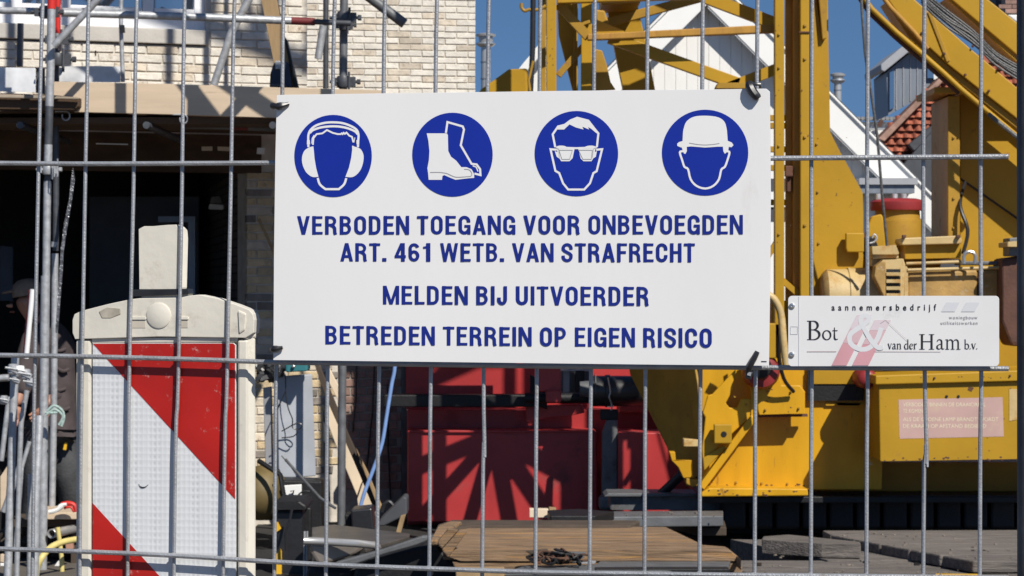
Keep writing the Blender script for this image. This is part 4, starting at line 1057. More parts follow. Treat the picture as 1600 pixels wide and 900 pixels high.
# ================================================================ YELLOW CRANE
CR = thing('yellow_crane', 'worn yellow construction crane with lattice mast, boom and winch motor', 'crane', (1.7, 15.8, 0))
def yp(pts, d, th, name, m=M_yellow, bev=.006, parent=CR, off=0.0):
    pl = d if isinstance(d, Plane) else frontal(d)
    mb = px_prism(pts, pl, th, off=off); return mb.build(name, m, parent, bevel=bev)
def bar(a, b, w, d, th, name='brace', m=M_yellow, parent=CR, d2=None):
    """straight square bar between two photo points, w pixels wide"""
    (x0, y0), (x1, y1) = a, b; L = math.hypot(x1 - x0, y1 - y0); nx, ny = -(y1 - y0) / L * w / 2, (x1 - x0) / L * w / 2
    return yp([(x0 + nx, y0 + ny), (x1 + nx, y1 + ny), (x1 - nx, y1 - ny), (x0 - nx, y0 - ny)], d, th, name, m, .004, parent)
rect = lambda x0, y0, x1, y1: [(x0, y0), (x1, y0), (x1, y1), (x0, y1)]
# --- left mast chords
yp(rect(853.5, -620, 869.5, 560), 15.3, .065, 'mast_chord')
yp(rect(841, -620, 853, 560), 15.9, .10, 'mast_chord', M_yellow2)
yp(rect(908, -620, 925, 560), 15.75, .06, 'mast_chord')
yp(rect(896, 0, 902.5, 140), 15.95, .04, 'plate_rib', M_yellow2)
yp([(871, 5), (903, 5), (903, 150), (897, 150), (893, 135), (873, 55)], 16.0, .03, 'side_plate')
yp([(925, 92), (929, 76), (941, 79), (948, 100), (954, 128), (962, 140), (925, 142)], 15.8, .03, 'side_plate', M_yellow2)
yp([(871, -7), (1290, -20), (1290, -9), (871, 5)], 15.35, .07, 'cross_beam')
bar((872, 6), (920, 58), 14, 15.45, .05, 'brace', M_yellow2)
bar((920, 62), (872, 118), 10, 15.85, .04, 'brace', M_yellow2)  # bar standing in for the brace's V-shaped shadow on the plate
yp([(931, 30), (976, 48), (976, 52), (925, 58), (925, 40)], 15.5, .02, 'gusset')
yp([(918, 53), (1212, 38), (1212, 50.5), (918, 62.5)], 15.42, .075, 'cross_beam', M_yrust)
bar((952, 58), (1155, 131), 19, 15.55, .06)
bar((1222, 104), (1138, 137), 17, 15.55, .06)
bar((1100, -6), (1216, 38), 19, 15.6, .06)
bar((1100, -6), (930, 40), 14, 16.1, .06, 'brace', M_yellow2)
yp([(1122, 129), (1187, 129), (1190, 138), (1118, 138)], 15.5, .15, 'foot_plate', M_yellow2)
yp([(945, -10), (992, -10), (1000, 25), (1008, 60), (1024, 142), (974, 142), (962, 85), (950, 20)], 16.4, .10, 'box_leg')
yp([(940, -14), (1002, -14), (1002, 0), (1000, 4), (940, 8)], 15.9, .5, 'head_plate', M_yellow2)
yp([(929, 14), (945, 16), (951, 34), (949, 50), (931, 40)], 15.9, .05, 'cast_lug', M_yellow2, .012)
bar((905, 39), (922, 33), 5, 15.7, .04, 'handle', M_yellow2)
# lattice going on above and behind the sign
for (a, b) in (((870, -10), (1210, -160)), ((1210, -160), (870, -300)), ((870, -300), (1210, -450)), ((1210, -450), (870, -600))):
    bar(a, b, 18, 15.5, .06)
for y in (-160, -300, -450): bar((868, y), (1212, y - 4), 15, 15.38, .07, 'cross_beam')
# invented node of fanned braces behind the sign, added to shadow the red machine
for an, L in ((-68, 150), (-42, 215), (-16, 190), (10, 200), (34, 215), (62, 190), (118, 170), (180, 170), (-120, 170)):
    a_ = math.radians(an); bar((969, 337), (969 + math.sin(a_) * L, 337 + math.cos(a_) * L), 20, 16.0, .05)
yp(rect(945, 315, 993, 360), 15.97, .08, 'shadow_node_plate')
# invented jib lattice above the view, added to shade the brick wall
jib = lambda t, dz, dy: Vector((3.6 - 6.4 * t, 12.2 + 1.5 * t + dy, 9.6 - 2.0 * t + dz))
for dz, dy in ((0, 0), (1.0, 0), (.5, .9)):
    mb = MB(); mb.tube([jib(0, dz, dy), jib(1, dz, dy)], .06, 8); mb.build('shadow_jib_chord', M_yellow, CR, smooth=True)
for k_ in range(14):
    t0, t1 = k_ / 14, (k_ + 1) / 14
    mb = MB(); mb.tube([jib(t0, 0 if k_ % 2 else 1.0, 0), jib(t1, 1.0 if k_ % 2 else 0, 0)], .035, 8); mb.build('shadow_jib_brace', M_yellow, CR, smooth=True)
    mb = MB(); mb.tube([jib(t0, 0, 0), jib(t1, .5, .9)], .035, 8); mb.build('shadow_jib_brace', M_yellow, CR, smooth=True)
# --- hose and hook left of the mast
mb = px_tube([(834, -200, 15.2), (833, 0, 15.2), (832, 80, 15.2), (829, 142, 15.2), (829, 300, 15.2)], .017, 10); mb.build('hose', M_tie, CR, smooth=True)
mb = px_tube([(828, 142, 15.15), (826, 125, 15.15), (833, 95, 15.15)], .008, 8); mb.build('hose', M_yellow2, CR, smooth=True)
hk = MB(); hk.tube([P(x, y, 15.2) for x, y in smoothpts([(815, 5, 0), (815, 12, 0), (820, 17, 0), (827, 15, 0), (841, 15, 0), (853, 9, 0)], 3) for x, y in [(x, y)]] if False else [P(v.x, v.y, 15.2) for v in smoothpts([(815, 5, 0), (815, 12, 0), (820, 17, 0), (827, 15, 0), (841, 15, 0), (853, 9, 0)], 4)], .010, 8); hk.build('hook', M_yellow2, CR, smooth=True)
# --- counterweight corner in the sky left of the mast
yp([(742, 152), (752, 139), (795, 108), (824, 106.5), (826, 150), (826, 300), (742, 300)], 16.6, .6, 'counterweight', M_yellow, .015)
# --- right mast chords
yp(rect(1210.5, -620, 1225.5, 560), 15.30, .07, 'mast_chord')
yp(rect(1228, -620, 1238.5, 470), 15.42, .05, 'mast_chord', M_yrust)
yp(rect(1239.5, -620, 1249.5, 470), 15.36, .08, 'mast_chord', M_yrust)
yp(rect(1250.5, -620, 1264.5, 470), 15.28, .07, 'mast_chord')
bar((1248, 50), (1266, 50), 2.2, 15.27, .02, 'weld_seam', M_brownrust)
for y in (184, 196, 233, 262, 316): bar((1200, y), (1229, y), 9, 15.5, .06, 'rung')
bar((1198, 404), (1214, 378), 9, 15.5, .04, 'rung'); bar((1214, 430), (1248, 460), 9, 15.33, .04, 'rung')
yp(rect(1227, 259, 1239, 276), 15.33, .05, 'lock_block', M_brownrust)
yp(rect(1230, 276, 1236, 300), 15.36, .05, 'lock_pin', M_brownrust)
# --- tall flaring side plate
yp([(1266, -620), (1293.5, -620), (1293.5, 0), (1297, 206), (1311, 234), (1330, 268), (1348, 301), (1349, 330), (1349, 400), (1345, 480), (1345, 600), (1266, 600)], 15.55, .16, 'side_plate')
yp([(1268, 0), (1276, 0), (1285, 60), (1270, 138), (1268, 138)], 15.50, .04, 'stiffener')
yp([(1276, -40), (1292, -40), (1292, 60), (1285, 62)], 15.46, .12, 'stiffener', M_yellow2)
yp(rect(1266, 330, 1273, 392), 15.54, .02, 'weld_plate', M_yellow2, .003)
yp([(1322, 364), (1350, 364), (1350, 394), (1324, 394), (1322, 388)], 15.47, .05, 'bracket', M_yellow)
# --- right-hand column, plate and box
yp(rect(1481, 150, 1500, 405), 15.62, .62, 'column', M_yellow2)
yp([(1500, 138), (1520, 134), (1600, 170), (1950, 190), (1950, 470), (1500, 470), (1500, 150)], 15.80, .05, 'body_plate')
yp([(1460, 136), (1950, 134), (1950, 142), (1460, 146)], 15.55, .7, 'roof_flange', M_yellow2)
yp([(1340, 372), (1470, 372), (1470, 600), (1340, 600)], 16.2, .3, 'body_plate', M_yellow2)
yp([(1205, 470), (1950, 470), (1950, 600), (1205, 600)], 15.9, .5, 'body_plate')
# --- upper winch drum with red ring
c = P(1402, 395, 15.75); k = 15.75 / F
dr = MB(); dr.lathe(c, (0, 0, 1), [(0, 38 * k), (50 * k, 38 * k), (50.5 * k, 37 * k), (52 * k, 37 * k), (52.5 * k, 35.5 * k), (72 * k, 34 * k)], 40); dro = dr.build('drum', M_yellow2, CR, smooth=True)
dr = MB(); dr.lathe(c + Vector((0, 0, 66 * k)), (0, 0, 1), [(0, 42 * k), (2 * k, 43 * k), (13 * k, 43 * k), (16 * k, 40 * k), (18.5 * k, 30 * k)], 40); dr.build('red_ring', M_redring, CR, smooth=True)
for px_ in (1372, 1398, 1412):
    b_ = MB(); b_.lathe(P(px_, 312, 15.7), (0, 0, 1), [(0, 5 * k), (9 * k, 5 * k), (9.5 * k, 3 * k)], 12); b_.build('bolt', M_galv, CR, smooth=True)
yp([(1356, 352), (1362, 338), (1378, 334), (1384, 350), (1384, 392), (1352, 392), (1352, 372)], 15.62, .10, 'drum_guard', M_yellow, .012)
yp([(1350, 372), (1366, 368), (1372, 384), (1366, 402), (1350, 404)], 15.55, .08, 'linkage', M_soot, .01)
hk = MB(); hk.tube([P(v.x, v.y, 15.5) for v in smoothpts([(1359, 380, 0), (1366, 378, 0), (1370, 372, 0), (1366, 366, 0), (1363, 372, 0)], 3)], .006, 8); hk.build('spring', M_galv, CR, smooth=True)
# --- terminal box and tray over the motor
for pts, dd, th, nm, m in [
    ([(1408, 372), (1500, 368), (1504, 376), (1502, 381), (1410, 383), (1406, 378)], 15.35, .22, 'tray_lid', M_cream),
    ([(1412, 383), (1502, 381), (1502, 403), (1414, 405)], 15.40, .16, 'tray', M_yellow),
    ([(1362, 385), (1400, 383), (1405, 396), (1404, 398), (1363, 398)], 15.28, .16, 'box_lid', M_cream),
    ([(1363, 398), (1403, 398), (1405, 403), (1363, 404)], 15.30, .14, 'box_base', M_cream),
    ([(1362, 404), (1412, 404), (1413, 412), (1362, 416)], 15.36, .2, 'motor_saddle', M_cream)]:
    yp(pts, dd, th, nm, m, .006)
for x in (1413, 1498): yp(rect(x - 3, 367, x + 3, 372), 15.32, .03, 'bolt', M_brownrust, .003)
for a, b in (((1416, 412), (1502, 409)), ((1418, 422), (1562, 418))):
    mb = px_tube([(a[0], a[1], 15.25), (b[0], b[1], 15.25)], .010, 10); mb.build('pipe', M_cream, CR, smooth=True)
hd = MB(); hd.tube([P(v.x, v.y, 15.22) for v in smoothpts([(1506, 412, 0), (1506, 400, 0), (1511, 394, 0), (1519, 394, 0), (1524, 400, 0), (1523, 412, 0)], 3)], .011, 8); hd.build('handle', M_screw, CR, smooth=True)
yp(rect(1500, 408, 1566, 414), 15.3, .2, 'ledge', M_greysteel)
# motor body (lying cylinder) with louvred grille
mb = MB(); kk = 15.45 / F
mb.lathe(P(1282, 466, 15.5), (1, 0, 0), [(0, 30 * kk), (2 * kk, 38 * kk), (9 * kk, 45 * kk), (41 * kk, 46 * kk), (42 * kk, 48 * kk), (46 * kk, 48 * kk), (47 * kk, 47 * kk), (98 * kk, 47 * kk)], 40)
mb.build('motor', M_cream, CR, smooth=True)
yp([(1368, 416), (1378, 408), (1378, 500), (1380, 462), (1366, 432)][:2] + [(1384, 408), (1384, 470), (1366, 432)], 15.2, .12, 'motor_shoulder', M_mottle, .006)
yp([(1378, 406), (1412, 405), (1414, 412), (1412, 475), (1382, 475)], 15.22, .14, 'grille_box', M_cream, .006)
for q in range(5):
    y = 420.5 + q * 11
    yp(rect(1385, y, 1407, y + 5.0), 15.218, .03, 'louvre_slot', M_soot, 0)
    yp([(1384.5, y + 5), (1407.5, y + 5), (1407.5, y + 10.5), (1384.5, y + 10.5)], 15.195, .02, 'louvre', M_cream, .003)
yp([(1416, 425), (1528, 421), (1528, 500), (1416, 500)], 15.30, .35, 'gearbox', M_mottle, .02)
yp([(1530, 422), (1563, 420), (1563, 500), (1530, 500)], 15.32, .35, 'gearbox', M_mottle, .02)
yp([(1412, 408), (1419, 420), (1419, 500), (1413, 500)], 15.25, .2, 'flange', M_cream, .004)
yp([(1566, 404), (1610, 398), (1610, 541), (1580, 541), (1566, 505)], 15.15, .3, 'rusty_housing', M_brownrust, .02)
yp([(1577, 372), (1598, 370), (1598, 400), (1577, 400)], 15.1, .2, 'switch_box', M_greysteel, .006)
yp([(1574, 378), (1600, 376), (1600, 386), (1574, 386)], 15.05, .28, 'switch_lid', M_cream, .006)
# --- boom beams coming down from upper left
boomU = [(1488, -10), (1545, 0), (1600, 44), (1660, 92), (1660, 148), (1594, 90)]
yp([(1478, -12), (1530, -12), (1545, 0), (1600, 44), (1680, 108), (1680, 160), (1594, 90), (1488, 0)], 15.5, .16, 'boom_beam')
yp([(1478, -3), (1485, -3), (1592, 86), (1676, 158), (1676, 172), (1590, 98)], 15.52, .25, 'boom_flange', M_yellow2, .004)
yp([(1380, -12), (1420, -12), (1430, 0), (1514, 74), (1580, 129), (1680, 220), (1680, 262), (1590, 186), (1540, 147), (1482, 101), (1430, 54), (1404, 22), (1388, 0)], 15.4, .16, 'boom_beam')
yp([(1384, 3), (1430, 56), (1482, 103), (1540, 149), (1590, 188), (1680, 264), (1680, 276), (1588, 200), (1538, 160), (1478, 112), (1424, 64)], 15.43, .25, 'boom_flange', M_yellow2, .004)
bar((1452, 18), (1482, 96), 6, 15.39, .03, 'stiffener', M_yellow2)
mb = px_tube([(1330, -30, 15.35), (1362, 14, 15.35), (1400, 50, 15.35), (1440, 84, 15.35), (1472, 112, 15.35), (1500, 138, 15.35), (1545, 176, 15.35), (1600, 222, 15.35)], .0165, 12); mb.build('boom_rail', M_yellow, CR, smooth=True)
mb = px_tube([(1330, -22, 15.38), (1358, 20, 15.38), (1396, 56, 15.38), (1436, 91, 15.38), (1468, 119, 15.38), (1498, 146, 15.38)], .013, 10); mb.build('boom_rail', M_brownrust, CR, smooth=True)
mb = px_tube([(1375, -10, 15.36), (1392, 12, 15.36), (1428, 50, 15.36), (1450, 76, 15.36)], .014, 10); mb.build('boom_rail', M_yrust, CR, smooth=True)
mb = px_tube([(1544, 178, 15.3), (1600, 223, 15.3)], .014, 8); mb.build('hose', M_cablelight, CR, smooth=True)
for k_, (dy, r_, m_) in enumerate(((0, .009, M_cable), (5, .0075, M_cablelight), (10, .010, M_cable), (15, .0075, M_cablelight), (20, .009, M_cable), (25, .007, M_cablelight), (-6, .008, M_cable))):
    wob = (0, 2, 3, 1, -1, 2, 0)[k_]
    pts = smoothpts([P(1436 + dy * .2, -14 + dy * .8, 15.1), P(1478, 20 + dy * .75 + wob, 15.12), P(1520, 52 + dy * .7 - wob, 15.1), P(1556, 86 + dy * .55 + wob, 15.1), P(1600, 112 + dy * .7, 15.1)], 5)
    mb = MB(); mb.tube(pts, r_, 8); mb.build('hose', m_, CR, smooth=True)
# thin rope from the boom down to the drum
mb = px_tube([(1343, -60, 14.95), (1347, 20, 14.95), (1352, 85, 14.95), (1362, 150, 14.97), (1371, 215, 15.0), (1378, 300, 15.05), (1386, 384, 15.1)], .0085, 8); mb.build('rope', M_cablelight, CR, smooth=True)
# --- lower works: shaded side plate, front plate with rail, lugs
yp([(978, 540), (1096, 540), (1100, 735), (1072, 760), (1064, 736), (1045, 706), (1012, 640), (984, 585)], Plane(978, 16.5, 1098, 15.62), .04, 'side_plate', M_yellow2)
yp([(1060, 540), (1080, 540), (1090, 600), (1098, 690), (1090, 700), (1078, 620)], Plane(978, 16.4, 1098, 15.56), .04, 'stiffener', M_yellow2)
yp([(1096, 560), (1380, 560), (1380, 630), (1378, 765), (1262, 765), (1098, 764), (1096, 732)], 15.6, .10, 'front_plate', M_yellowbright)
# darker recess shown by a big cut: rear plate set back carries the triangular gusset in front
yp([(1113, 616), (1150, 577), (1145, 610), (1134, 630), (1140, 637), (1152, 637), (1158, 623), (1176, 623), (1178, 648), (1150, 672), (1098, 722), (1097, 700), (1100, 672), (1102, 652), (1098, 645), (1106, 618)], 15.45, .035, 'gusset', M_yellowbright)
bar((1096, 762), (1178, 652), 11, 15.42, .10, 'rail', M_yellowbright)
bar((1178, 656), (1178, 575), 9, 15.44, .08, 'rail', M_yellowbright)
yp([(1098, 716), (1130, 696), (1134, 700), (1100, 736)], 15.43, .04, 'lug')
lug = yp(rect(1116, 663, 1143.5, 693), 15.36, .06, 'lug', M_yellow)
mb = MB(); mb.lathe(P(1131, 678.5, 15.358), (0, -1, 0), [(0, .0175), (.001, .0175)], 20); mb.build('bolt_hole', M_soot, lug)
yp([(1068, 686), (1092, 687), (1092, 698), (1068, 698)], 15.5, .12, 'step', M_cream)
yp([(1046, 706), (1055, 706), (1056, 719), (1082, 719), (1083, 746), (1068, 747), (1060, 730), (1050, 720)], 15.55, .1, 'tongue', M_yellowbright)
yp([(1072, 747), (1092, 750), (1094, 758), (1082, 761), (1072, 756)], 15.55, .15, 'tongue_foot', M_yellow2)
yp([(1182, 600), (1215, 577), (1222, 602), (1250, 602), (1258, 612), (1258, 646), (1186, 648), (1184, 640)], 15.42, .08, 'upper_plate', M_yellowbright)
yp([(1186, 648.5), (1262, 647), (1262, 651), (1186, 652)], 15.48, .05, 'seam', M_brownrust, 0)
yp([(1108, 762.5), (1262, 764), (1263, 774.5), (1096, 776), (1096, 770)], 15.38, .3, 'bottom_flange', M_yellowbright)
yp([(1290, 628), (1305, 629), (1310, 635), (1340, 636), (1347, 630), (1350, 630)] + [(1350, 634), (1290, 634)], 15.58, .05, 'edge_lip', M_yellow, .002)
mb = MB(); mb.lathe(P(1190, 580, 15.34), (0, -1, 0), [(-.15, .11), (.0, .11), (.03, .095), (.04, .05), (.05, .045)], 28); mb.build('swivel_hub', M_redring, CR, smooth=True)
mb = MB(); mb.lathe(P(1188, 575, 15.30), (0, -1, 0), [(0, .07), (.03, .06), (.04, .03)], 20); mb.build('swivel_cap', M_soot, CR, smooth=True)
mb = MB(); mb.lathe(P(1355, 592, 15.3), (0, -1, 0), [(-.3, .06), (0, .06), (.02, .045), (.03, .02)], 18); mb.build('valve', M_redring, CR, smooth=True)
yp(rect(1262, 577, 1350, 626), 15.56, .02, 'dark_opening', M_soot, 0)
hs = MB(); hs.tube([P(v.x, v.y, 15.1) for v in smoothpts([(1198, 460, 0), (1210, 468, 0), (1220, 490, 0), (1224, 530, 0), (1229, 575, 0)], 4)], .022, 12); hs.build('pipe', M_cream, CR, smooth=True)
yp(rect(1200, 505, 1221, 560), 15.3, .05, 'cover', M_yellow)
# --- yellow box with lid and sticker, run on past the view to block sun
bxo = yp([(1373, 600), (1950, 590), (1950, 712), (1375, 721)], 15.05, .7, 'battery_box', M_yellow, .006)
yp([(1368, 587), (1950, 566), (1950, 586.5), (1368, 601)], 15.02, .75, 'box_lid', M_yellow, .006)
yp([(1357, 722), (1363, 722), (1363, 727), (1357, 727)], 15.2, .05, 'bolt', M_cream, .002)
SK = frontal(15.0485)
mb = MB(); mb.flat([SK.pt(x, y) for x, y in [(1404, 624.5), (1566.5, 620.5), (1568.5, 682), (1405.5, 685.5)]]); stk = mb.build('sticker', M_sticker, bxo, fix=False)
mb = MB()
SKT = frontal(15.0478)
for t_, x0, x1, y, h in (('VERBODEN BINNEN DE DRAAICIRKEL', 1411, 1540, 635, 6.0), ('TE KOMEN', 1411, 1442, 645, 6.0), ('ALS DE GROENE LAMP BRANDT WORDT', 1411, 1560, 658, 6.0), ('DE KRAAN OP AFSTAND BEDIEND', 1411, 1541, 668.5, 6.0)):
    text_mesh(t_, mb, SKT, x0, x1, y, h * .75, 0)
mb.build('sticker_text', M_stickertext, stk, fix=False)['kind'] = 'stuff'
for x in (1479, 1497.5): mb = MB(); mb.lathe(P(x, 619.5, 15.05), (0, -1, 0), [(0, .009), (.006, .008)], 12); mb.build('rivet', M_soot, bxo)
yp([(1577, 608), (1592, 608), (1592, 655), (1577, 658)], 15.047, .002, 'tape', M_cream, 0, bxo)
yp([(1514, 604), (1522, 606), (1518, 612), (1512, 609)], 15.048, .002, 'rust_spot', M_brownrust, 0, bxo)
yp(rect(1262, 722, 1950, 768), 15.9, .5, 'lower_beam', M_yellow2)
# bolts, rust chips, hoses and drips that make the machine a used one
def bolt(x, y, d, r=.011, m=M_yellow2):
    r *= .72
    mb = MB(); mb.lathe(P(x, y, d), (0, -1, 0), [(0, r * 1.5), (.003, r * 1.5), (.0035, r), (.012, r * .9)], 6); mb.build('bolt', m, CR)
for y in (40, 92, 214, 352): bolt(1257.5, y, 15.28); bolt(1217, y + 14, 15.30, .009)
for y in (225, 300, 380): bolt(1276 + (y - 225) * .02, y, 15.55, .009)
for y in (170, 215, 262, 310, 356): bolt(1490, y, 15.62, .010)
for x, y in ((1520, 60), (1560, 95), (1440, 40), (1475, 72), (1508, 105), (1545, 130)): bolt(x, y + 12, 15.39, .009, M_brownrust)
for x in (1460, 1578): bolt(x, 593 - (x - 1380) * .03, 15.02, .007, M_brownrust)
for x, y in ((1200, 612), (1236, 612), (1248, 638), (1196, 640), (1112, 752), (1150, 754), (1190, 755), (1230, 756), (1107, 670), (1148, 620), (1166, 632)): bolt(x, y, 15.415 if y < 660 else 15.6, .008)
rr = random.Random(77)
def chip(x, y, s, d, m=M_brownrust):
    a0 = rr.uniform(0, 6); n = 7
    pts = [(x + s * rr.uniform(.5, 1.1) * math.cos(a0 + 6.283 * i / n) * 1.3, y + s * rr.uniform(.4, 1) * math.sin(a0 + 6.283 * i / n)) for i in range(n)]
    px_prism(pts, d, .002, off=.001).build('rust_chip', m, CR)
for i in range(22): chip(rr.uniform(1378, 1590), 719.5 - rr.random() ** 2 * 8, rr.uniform(.8, 2.2), 15.05)
for i in range(9): chip(rr.uniform(1378, 1590), rr.uniform(604, 705), rr.uniform(.6, 1.4), 15.05)
for i in range(12): chip(rr.uniform(1375, 1590), rr.uniform(588, 592), rr.uniform(.6, 1.5), 15.02)
for i in range(16): chip(rr.uniform(1104, 1260), rr.uniform(757, 764), rr.uniform(.8, 2.4), 15.6)
for i in range(14): chip(rr.uniform(1100, 1260), rr.uniform(766, 774), rr.uniform(1, 3), 15.38)
for i in range(16): chip(rr.uniform(1270, 1340), rr.uniform(215, 400), rr.uniform(.5, 1.3), 15.55)
for i in range(14): chip(rr.uniform(1188, 1256), rr.uniform(600, 646), rr.uniform(.5, 1.5), 15.42)
for i in range(18): chip(rr.uniform(1210.5, 1264), rr.uniform(10, 440), rr.uniform(.5, 1.4), 15.275)
for i in range(10): chip(rr.uniform(853.5, 869), rr.uniform(2, 138), rr.uniform(.5, 1.4), 15.3)
for pts in ([(1208, 470, 15.2), (1222, 500, 15.15), (1216, 545, 15.2), (1224, 590, 15.3), (1240, 612, 15.38)], [(1505, 395, 15.3), (1512, 360, 15.5), (1500, 320, 15.6), (1508, 285, 15.75)]):
    mb = MB(); mb.tube(smoothpts([P(*p) for p in pts], 5), .012, 8); mb.build('hose', M_tie, CR, smooth=True)
mb = px_tube([(1500, 279, 15.76), (1592, 343, 15.76), (1660, 390, 15.76)], .008, 6); mb.build('hose', M_tie, CR, smooth=True)
# --- crawler undercarriage, coloured black for the shade under the crane
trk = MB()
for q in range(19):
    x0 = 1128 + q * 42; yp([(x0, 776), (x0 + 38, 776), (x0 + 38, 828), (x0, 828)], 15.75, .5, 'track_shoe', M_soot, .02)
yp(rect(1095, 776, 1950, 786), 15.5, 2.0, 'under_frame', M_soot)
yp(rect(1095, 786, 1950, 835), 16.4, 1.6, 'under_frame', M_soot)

# ================================================================ RED MACHINE
RD = thing('red_machine', 'red steel machine housing with hydraulic pipes between brick wall and crane', 'machine', (-.35, 17.4, 0))
def rp(pts, d, th, name, m=M_red, bev=.008): return px_prism(pts, frontal(d), th).build(name, m, RD, bevel=bev)
rp(rect(634, 470, 1080, 640), 17.92, .6, 'upper_body')
rp(rect(640, 470, 846, 556), 17.1, .3, 'shade_hood')  # unseen hood added behind the sign to shade the upper front
rp(rect(636, 640, 1090, 820), 17.6, 1.0, 'lower_body')
rp([(637, 674), (932, 674), (932, 690), (934, 815), (637, 815)], 17.3, .5, 'front_panel')
rp([(637, 672.5), (930, 672.5), (930, 676), (637, 676)], 17.28, .4, 'panel_edge', M_red, .004)
rp([(966, 676), (1100, 676), (1100, 815), (966, 815)], 16.8, .5, 'front_panel')
rp(rect(966, 634, 1090, 645), 17.3, .3, 'rail')
rp([(822, 634), (910, 632), (914, 645), (890, 650), (860, 652), (822, 660)], 17.35, .1, 'rail')
rp(rect(842, 560, 876, 612), 16.85, .12, 'post', M_red); rp(rect(853, 610, 877, 629), 16.82, .12, 'post_foot', M_red)
rp(rect(600, 617, 840, 636), 17.2, .2, 'beam', M_soot)
mb = px_tube([(820, 622, 17.05), (925, 622, 17.05)], .035, 12); mb.build('pipe', M_soot, RD, smooth=True)
rp(rect(876, 572, 925, 618), 17.3, .1, 'frame_box', M_greysteel); rp(rect(880, 580, 890, 614), 17.25, .05, 'frame_bar', M_zinc, .003); rp(rect(899, 578, 913, 618), 17.2, .08, 'frame_bar', M_soot, .003)
rp(rect(876, 577, 922, 580), 17.2, .05, 'frame_bar', M_galv, .002); rp(rect(877, 616, 922, 619.5), 17.1, .05, 'frame_bar', M_galv, .002)
mb = MB(); mb.lathe(P(906, 608, 16.95), (1, 0, 0), [(0, .05), (.06, .055), (.09, .055), (.1, .105), (.105, .105)], 24); mb.build('cylinder_neck', M_greysteel, RD, smooth=True)
mb = MB(); q = 16.95 / F; mb.lathe(P(925, 611, 16.95), (1, 0, 0), [(0, 24 * q), (20 * q, 24 * q), (21 * q, 25.5 * q), (28 * q, 25.5 * q), (29 * q, 24 * q), (36 * q, 24 * q), (85 * q, 23.5 * q)], 32); mb.build('black_cylinder', M_tie, RD, smooth=True)
mb = MB(); mb.tube([P(v.x, v.y, 16.82) for v in smoothpts([(950, 590, 0), (954, 612, 0), (952, 620, 0), (956, 633, 0), (955, 641, 0)], 3)], .006, 6); mb.tube([P(949, 635.5, 16.82), P(959, 634.5, 16.82)], .004, 6); mb.build('grease_line', M_screw, RD, smooth=True)
rp([(948, 656), (965, 656), (965, 776), (940, 776), (941, 676)], 16.9, .10, 'support_leg', M_greysteel)
rp(rect(938, 640, 966, 656), 16.92, .1, 'support_leg', M_soot)
mb = px_tube([(1033, 772, 16.0), (1066, 741, 15.9)], .030, 14); mb.build('drain_pipe', M_tie, RD, smooth=True)
rp(rect(936, 776, 958, 797), 16.6, .15, 'foot', M_greysteel, .02)
rp([(828, 585), (855, 600), (855, 640), (828, 630)], 17.3, .1, 'bracket', M_soot)

# ================================================================ TIMBER MATS AND STEEL ON THE GROUND
def Gp(px, py, h):
    """point at height h seen at a photo pixel below the horizon"""
    d = (CAMZ - h) * F / (py - 450.0); return P(px, py, d)
def slab(pts, h, th, name, m, parent, bev=.006, tilt=0):
    mb = MB(); top = [Gp(x, y, h) for x, y in pts]
    mb.prism(top, Vector((0, 0, -th))); return mb.build(name, m, parent, bevel=bev)
M_base = mat('shade_dark_ground', (.022, .021, .020), .9, var=.3, scale=3, bump=.4)
base = thing('shade_sheet', 'black sheet standing for the shaded ground under the crane and machine', 'sheeting', (0.8, 14, 0))
mb = MB(); mb.box((.75, 14.6, .012), (5.0, 7.0, .02)); mb.build('sheet', M_base, base)  # near-black sheet laid where the ground is dark with shade
deckR = thing('timber_deck', 'weathered grey crane mat of long timbers at the lower right', 'crane mat', (2.2, 14.2, 0))
def lerp(a, b, t): return a + (b - a) * t
rows = [829, 835.5, 842.5, 850, 858.5, 867.5, 877]
for i in range(len(rows) - 1):
    y0, y1 = rows[i], rows[i + 1] - .5
    xl = lambda y: 1300 + (y - 836) / 39.0 * 212 if y > 836 else 1285 + (y - 829) * 2
    slab([(xl(y0), y0), (1660, y0 - 1), (1660, y1 - 1), (xl(y1), y1)], .275 + random.uniform(-.003, .003), .06, 'timber', M_woodgrey, deckR, .008)
deckM = thing('timber_deck', 'lower grey crane mat left of the long timbers with a raised plate', 'crane mat', (1.6, 14.2, 0))
for k, (a, b) in enumerate([((1140, 842.5), (1292, 875)), ((1180, 842.8), (1345, 875)), ((1228, 843), (1420, 875)), ((1290, 845), (1500, 876))]):
    nx = [((1140, 842.5), (1292, 875)), ((1180, 842.8), (1345, 875)), ((1228, 843), (1420, 875)), ((1290, 845), (1500, 876)), ((1360, 848), (1560, 877))][k + 1]
    slab([(a[0] + .6, a[1]), (nx[0][0] - .6, nx[0][1]), (nx[1][0] - .6, nx[1][1]), (b[0] + .6, b[1])], .22, .14, 'timber', M_woodgrey, deckM)
slab([(1192, 838), (1232, 835), (1344, 846.5), (1345, 850), (1284, 849), (1190, 843)], .30, .075, 'raised_plate', M_woodgrey, deckM, .006)
deckF = thing('timber_deck', 'front edge timbers with worn yellow painted patches along the bottom', 'crane mat', (1.6, 12.5, 0))
slab([(1150, 875.5), (1660, 877.5), (1660, 887), (1146, 886)], .21, .14, 'timber', M_woodgrey, deckF)
slab([(1140, 887), (1660, 888), (1660, 899.5), (1180, 897.5)], .205, .14, 'timber', M_woodgrey, deckF)
slab([(1180, 898.2), (1660, 900), (1660, 912), (1200, 911)], .205, .14, 'timber', M_woodgrey, deckF)
slab([(1462, 896.3), (1528, 896.6), (1528, 904), (1462, 904)], .211, .003, 'yellow_paint', M_hazard, deckF, 0)
slab([(1338, 898), (1386, 898.3), (1386, 904), (1338, 904)], .211, .003, 'yellow_paint', M_hazard, deckF, 0)
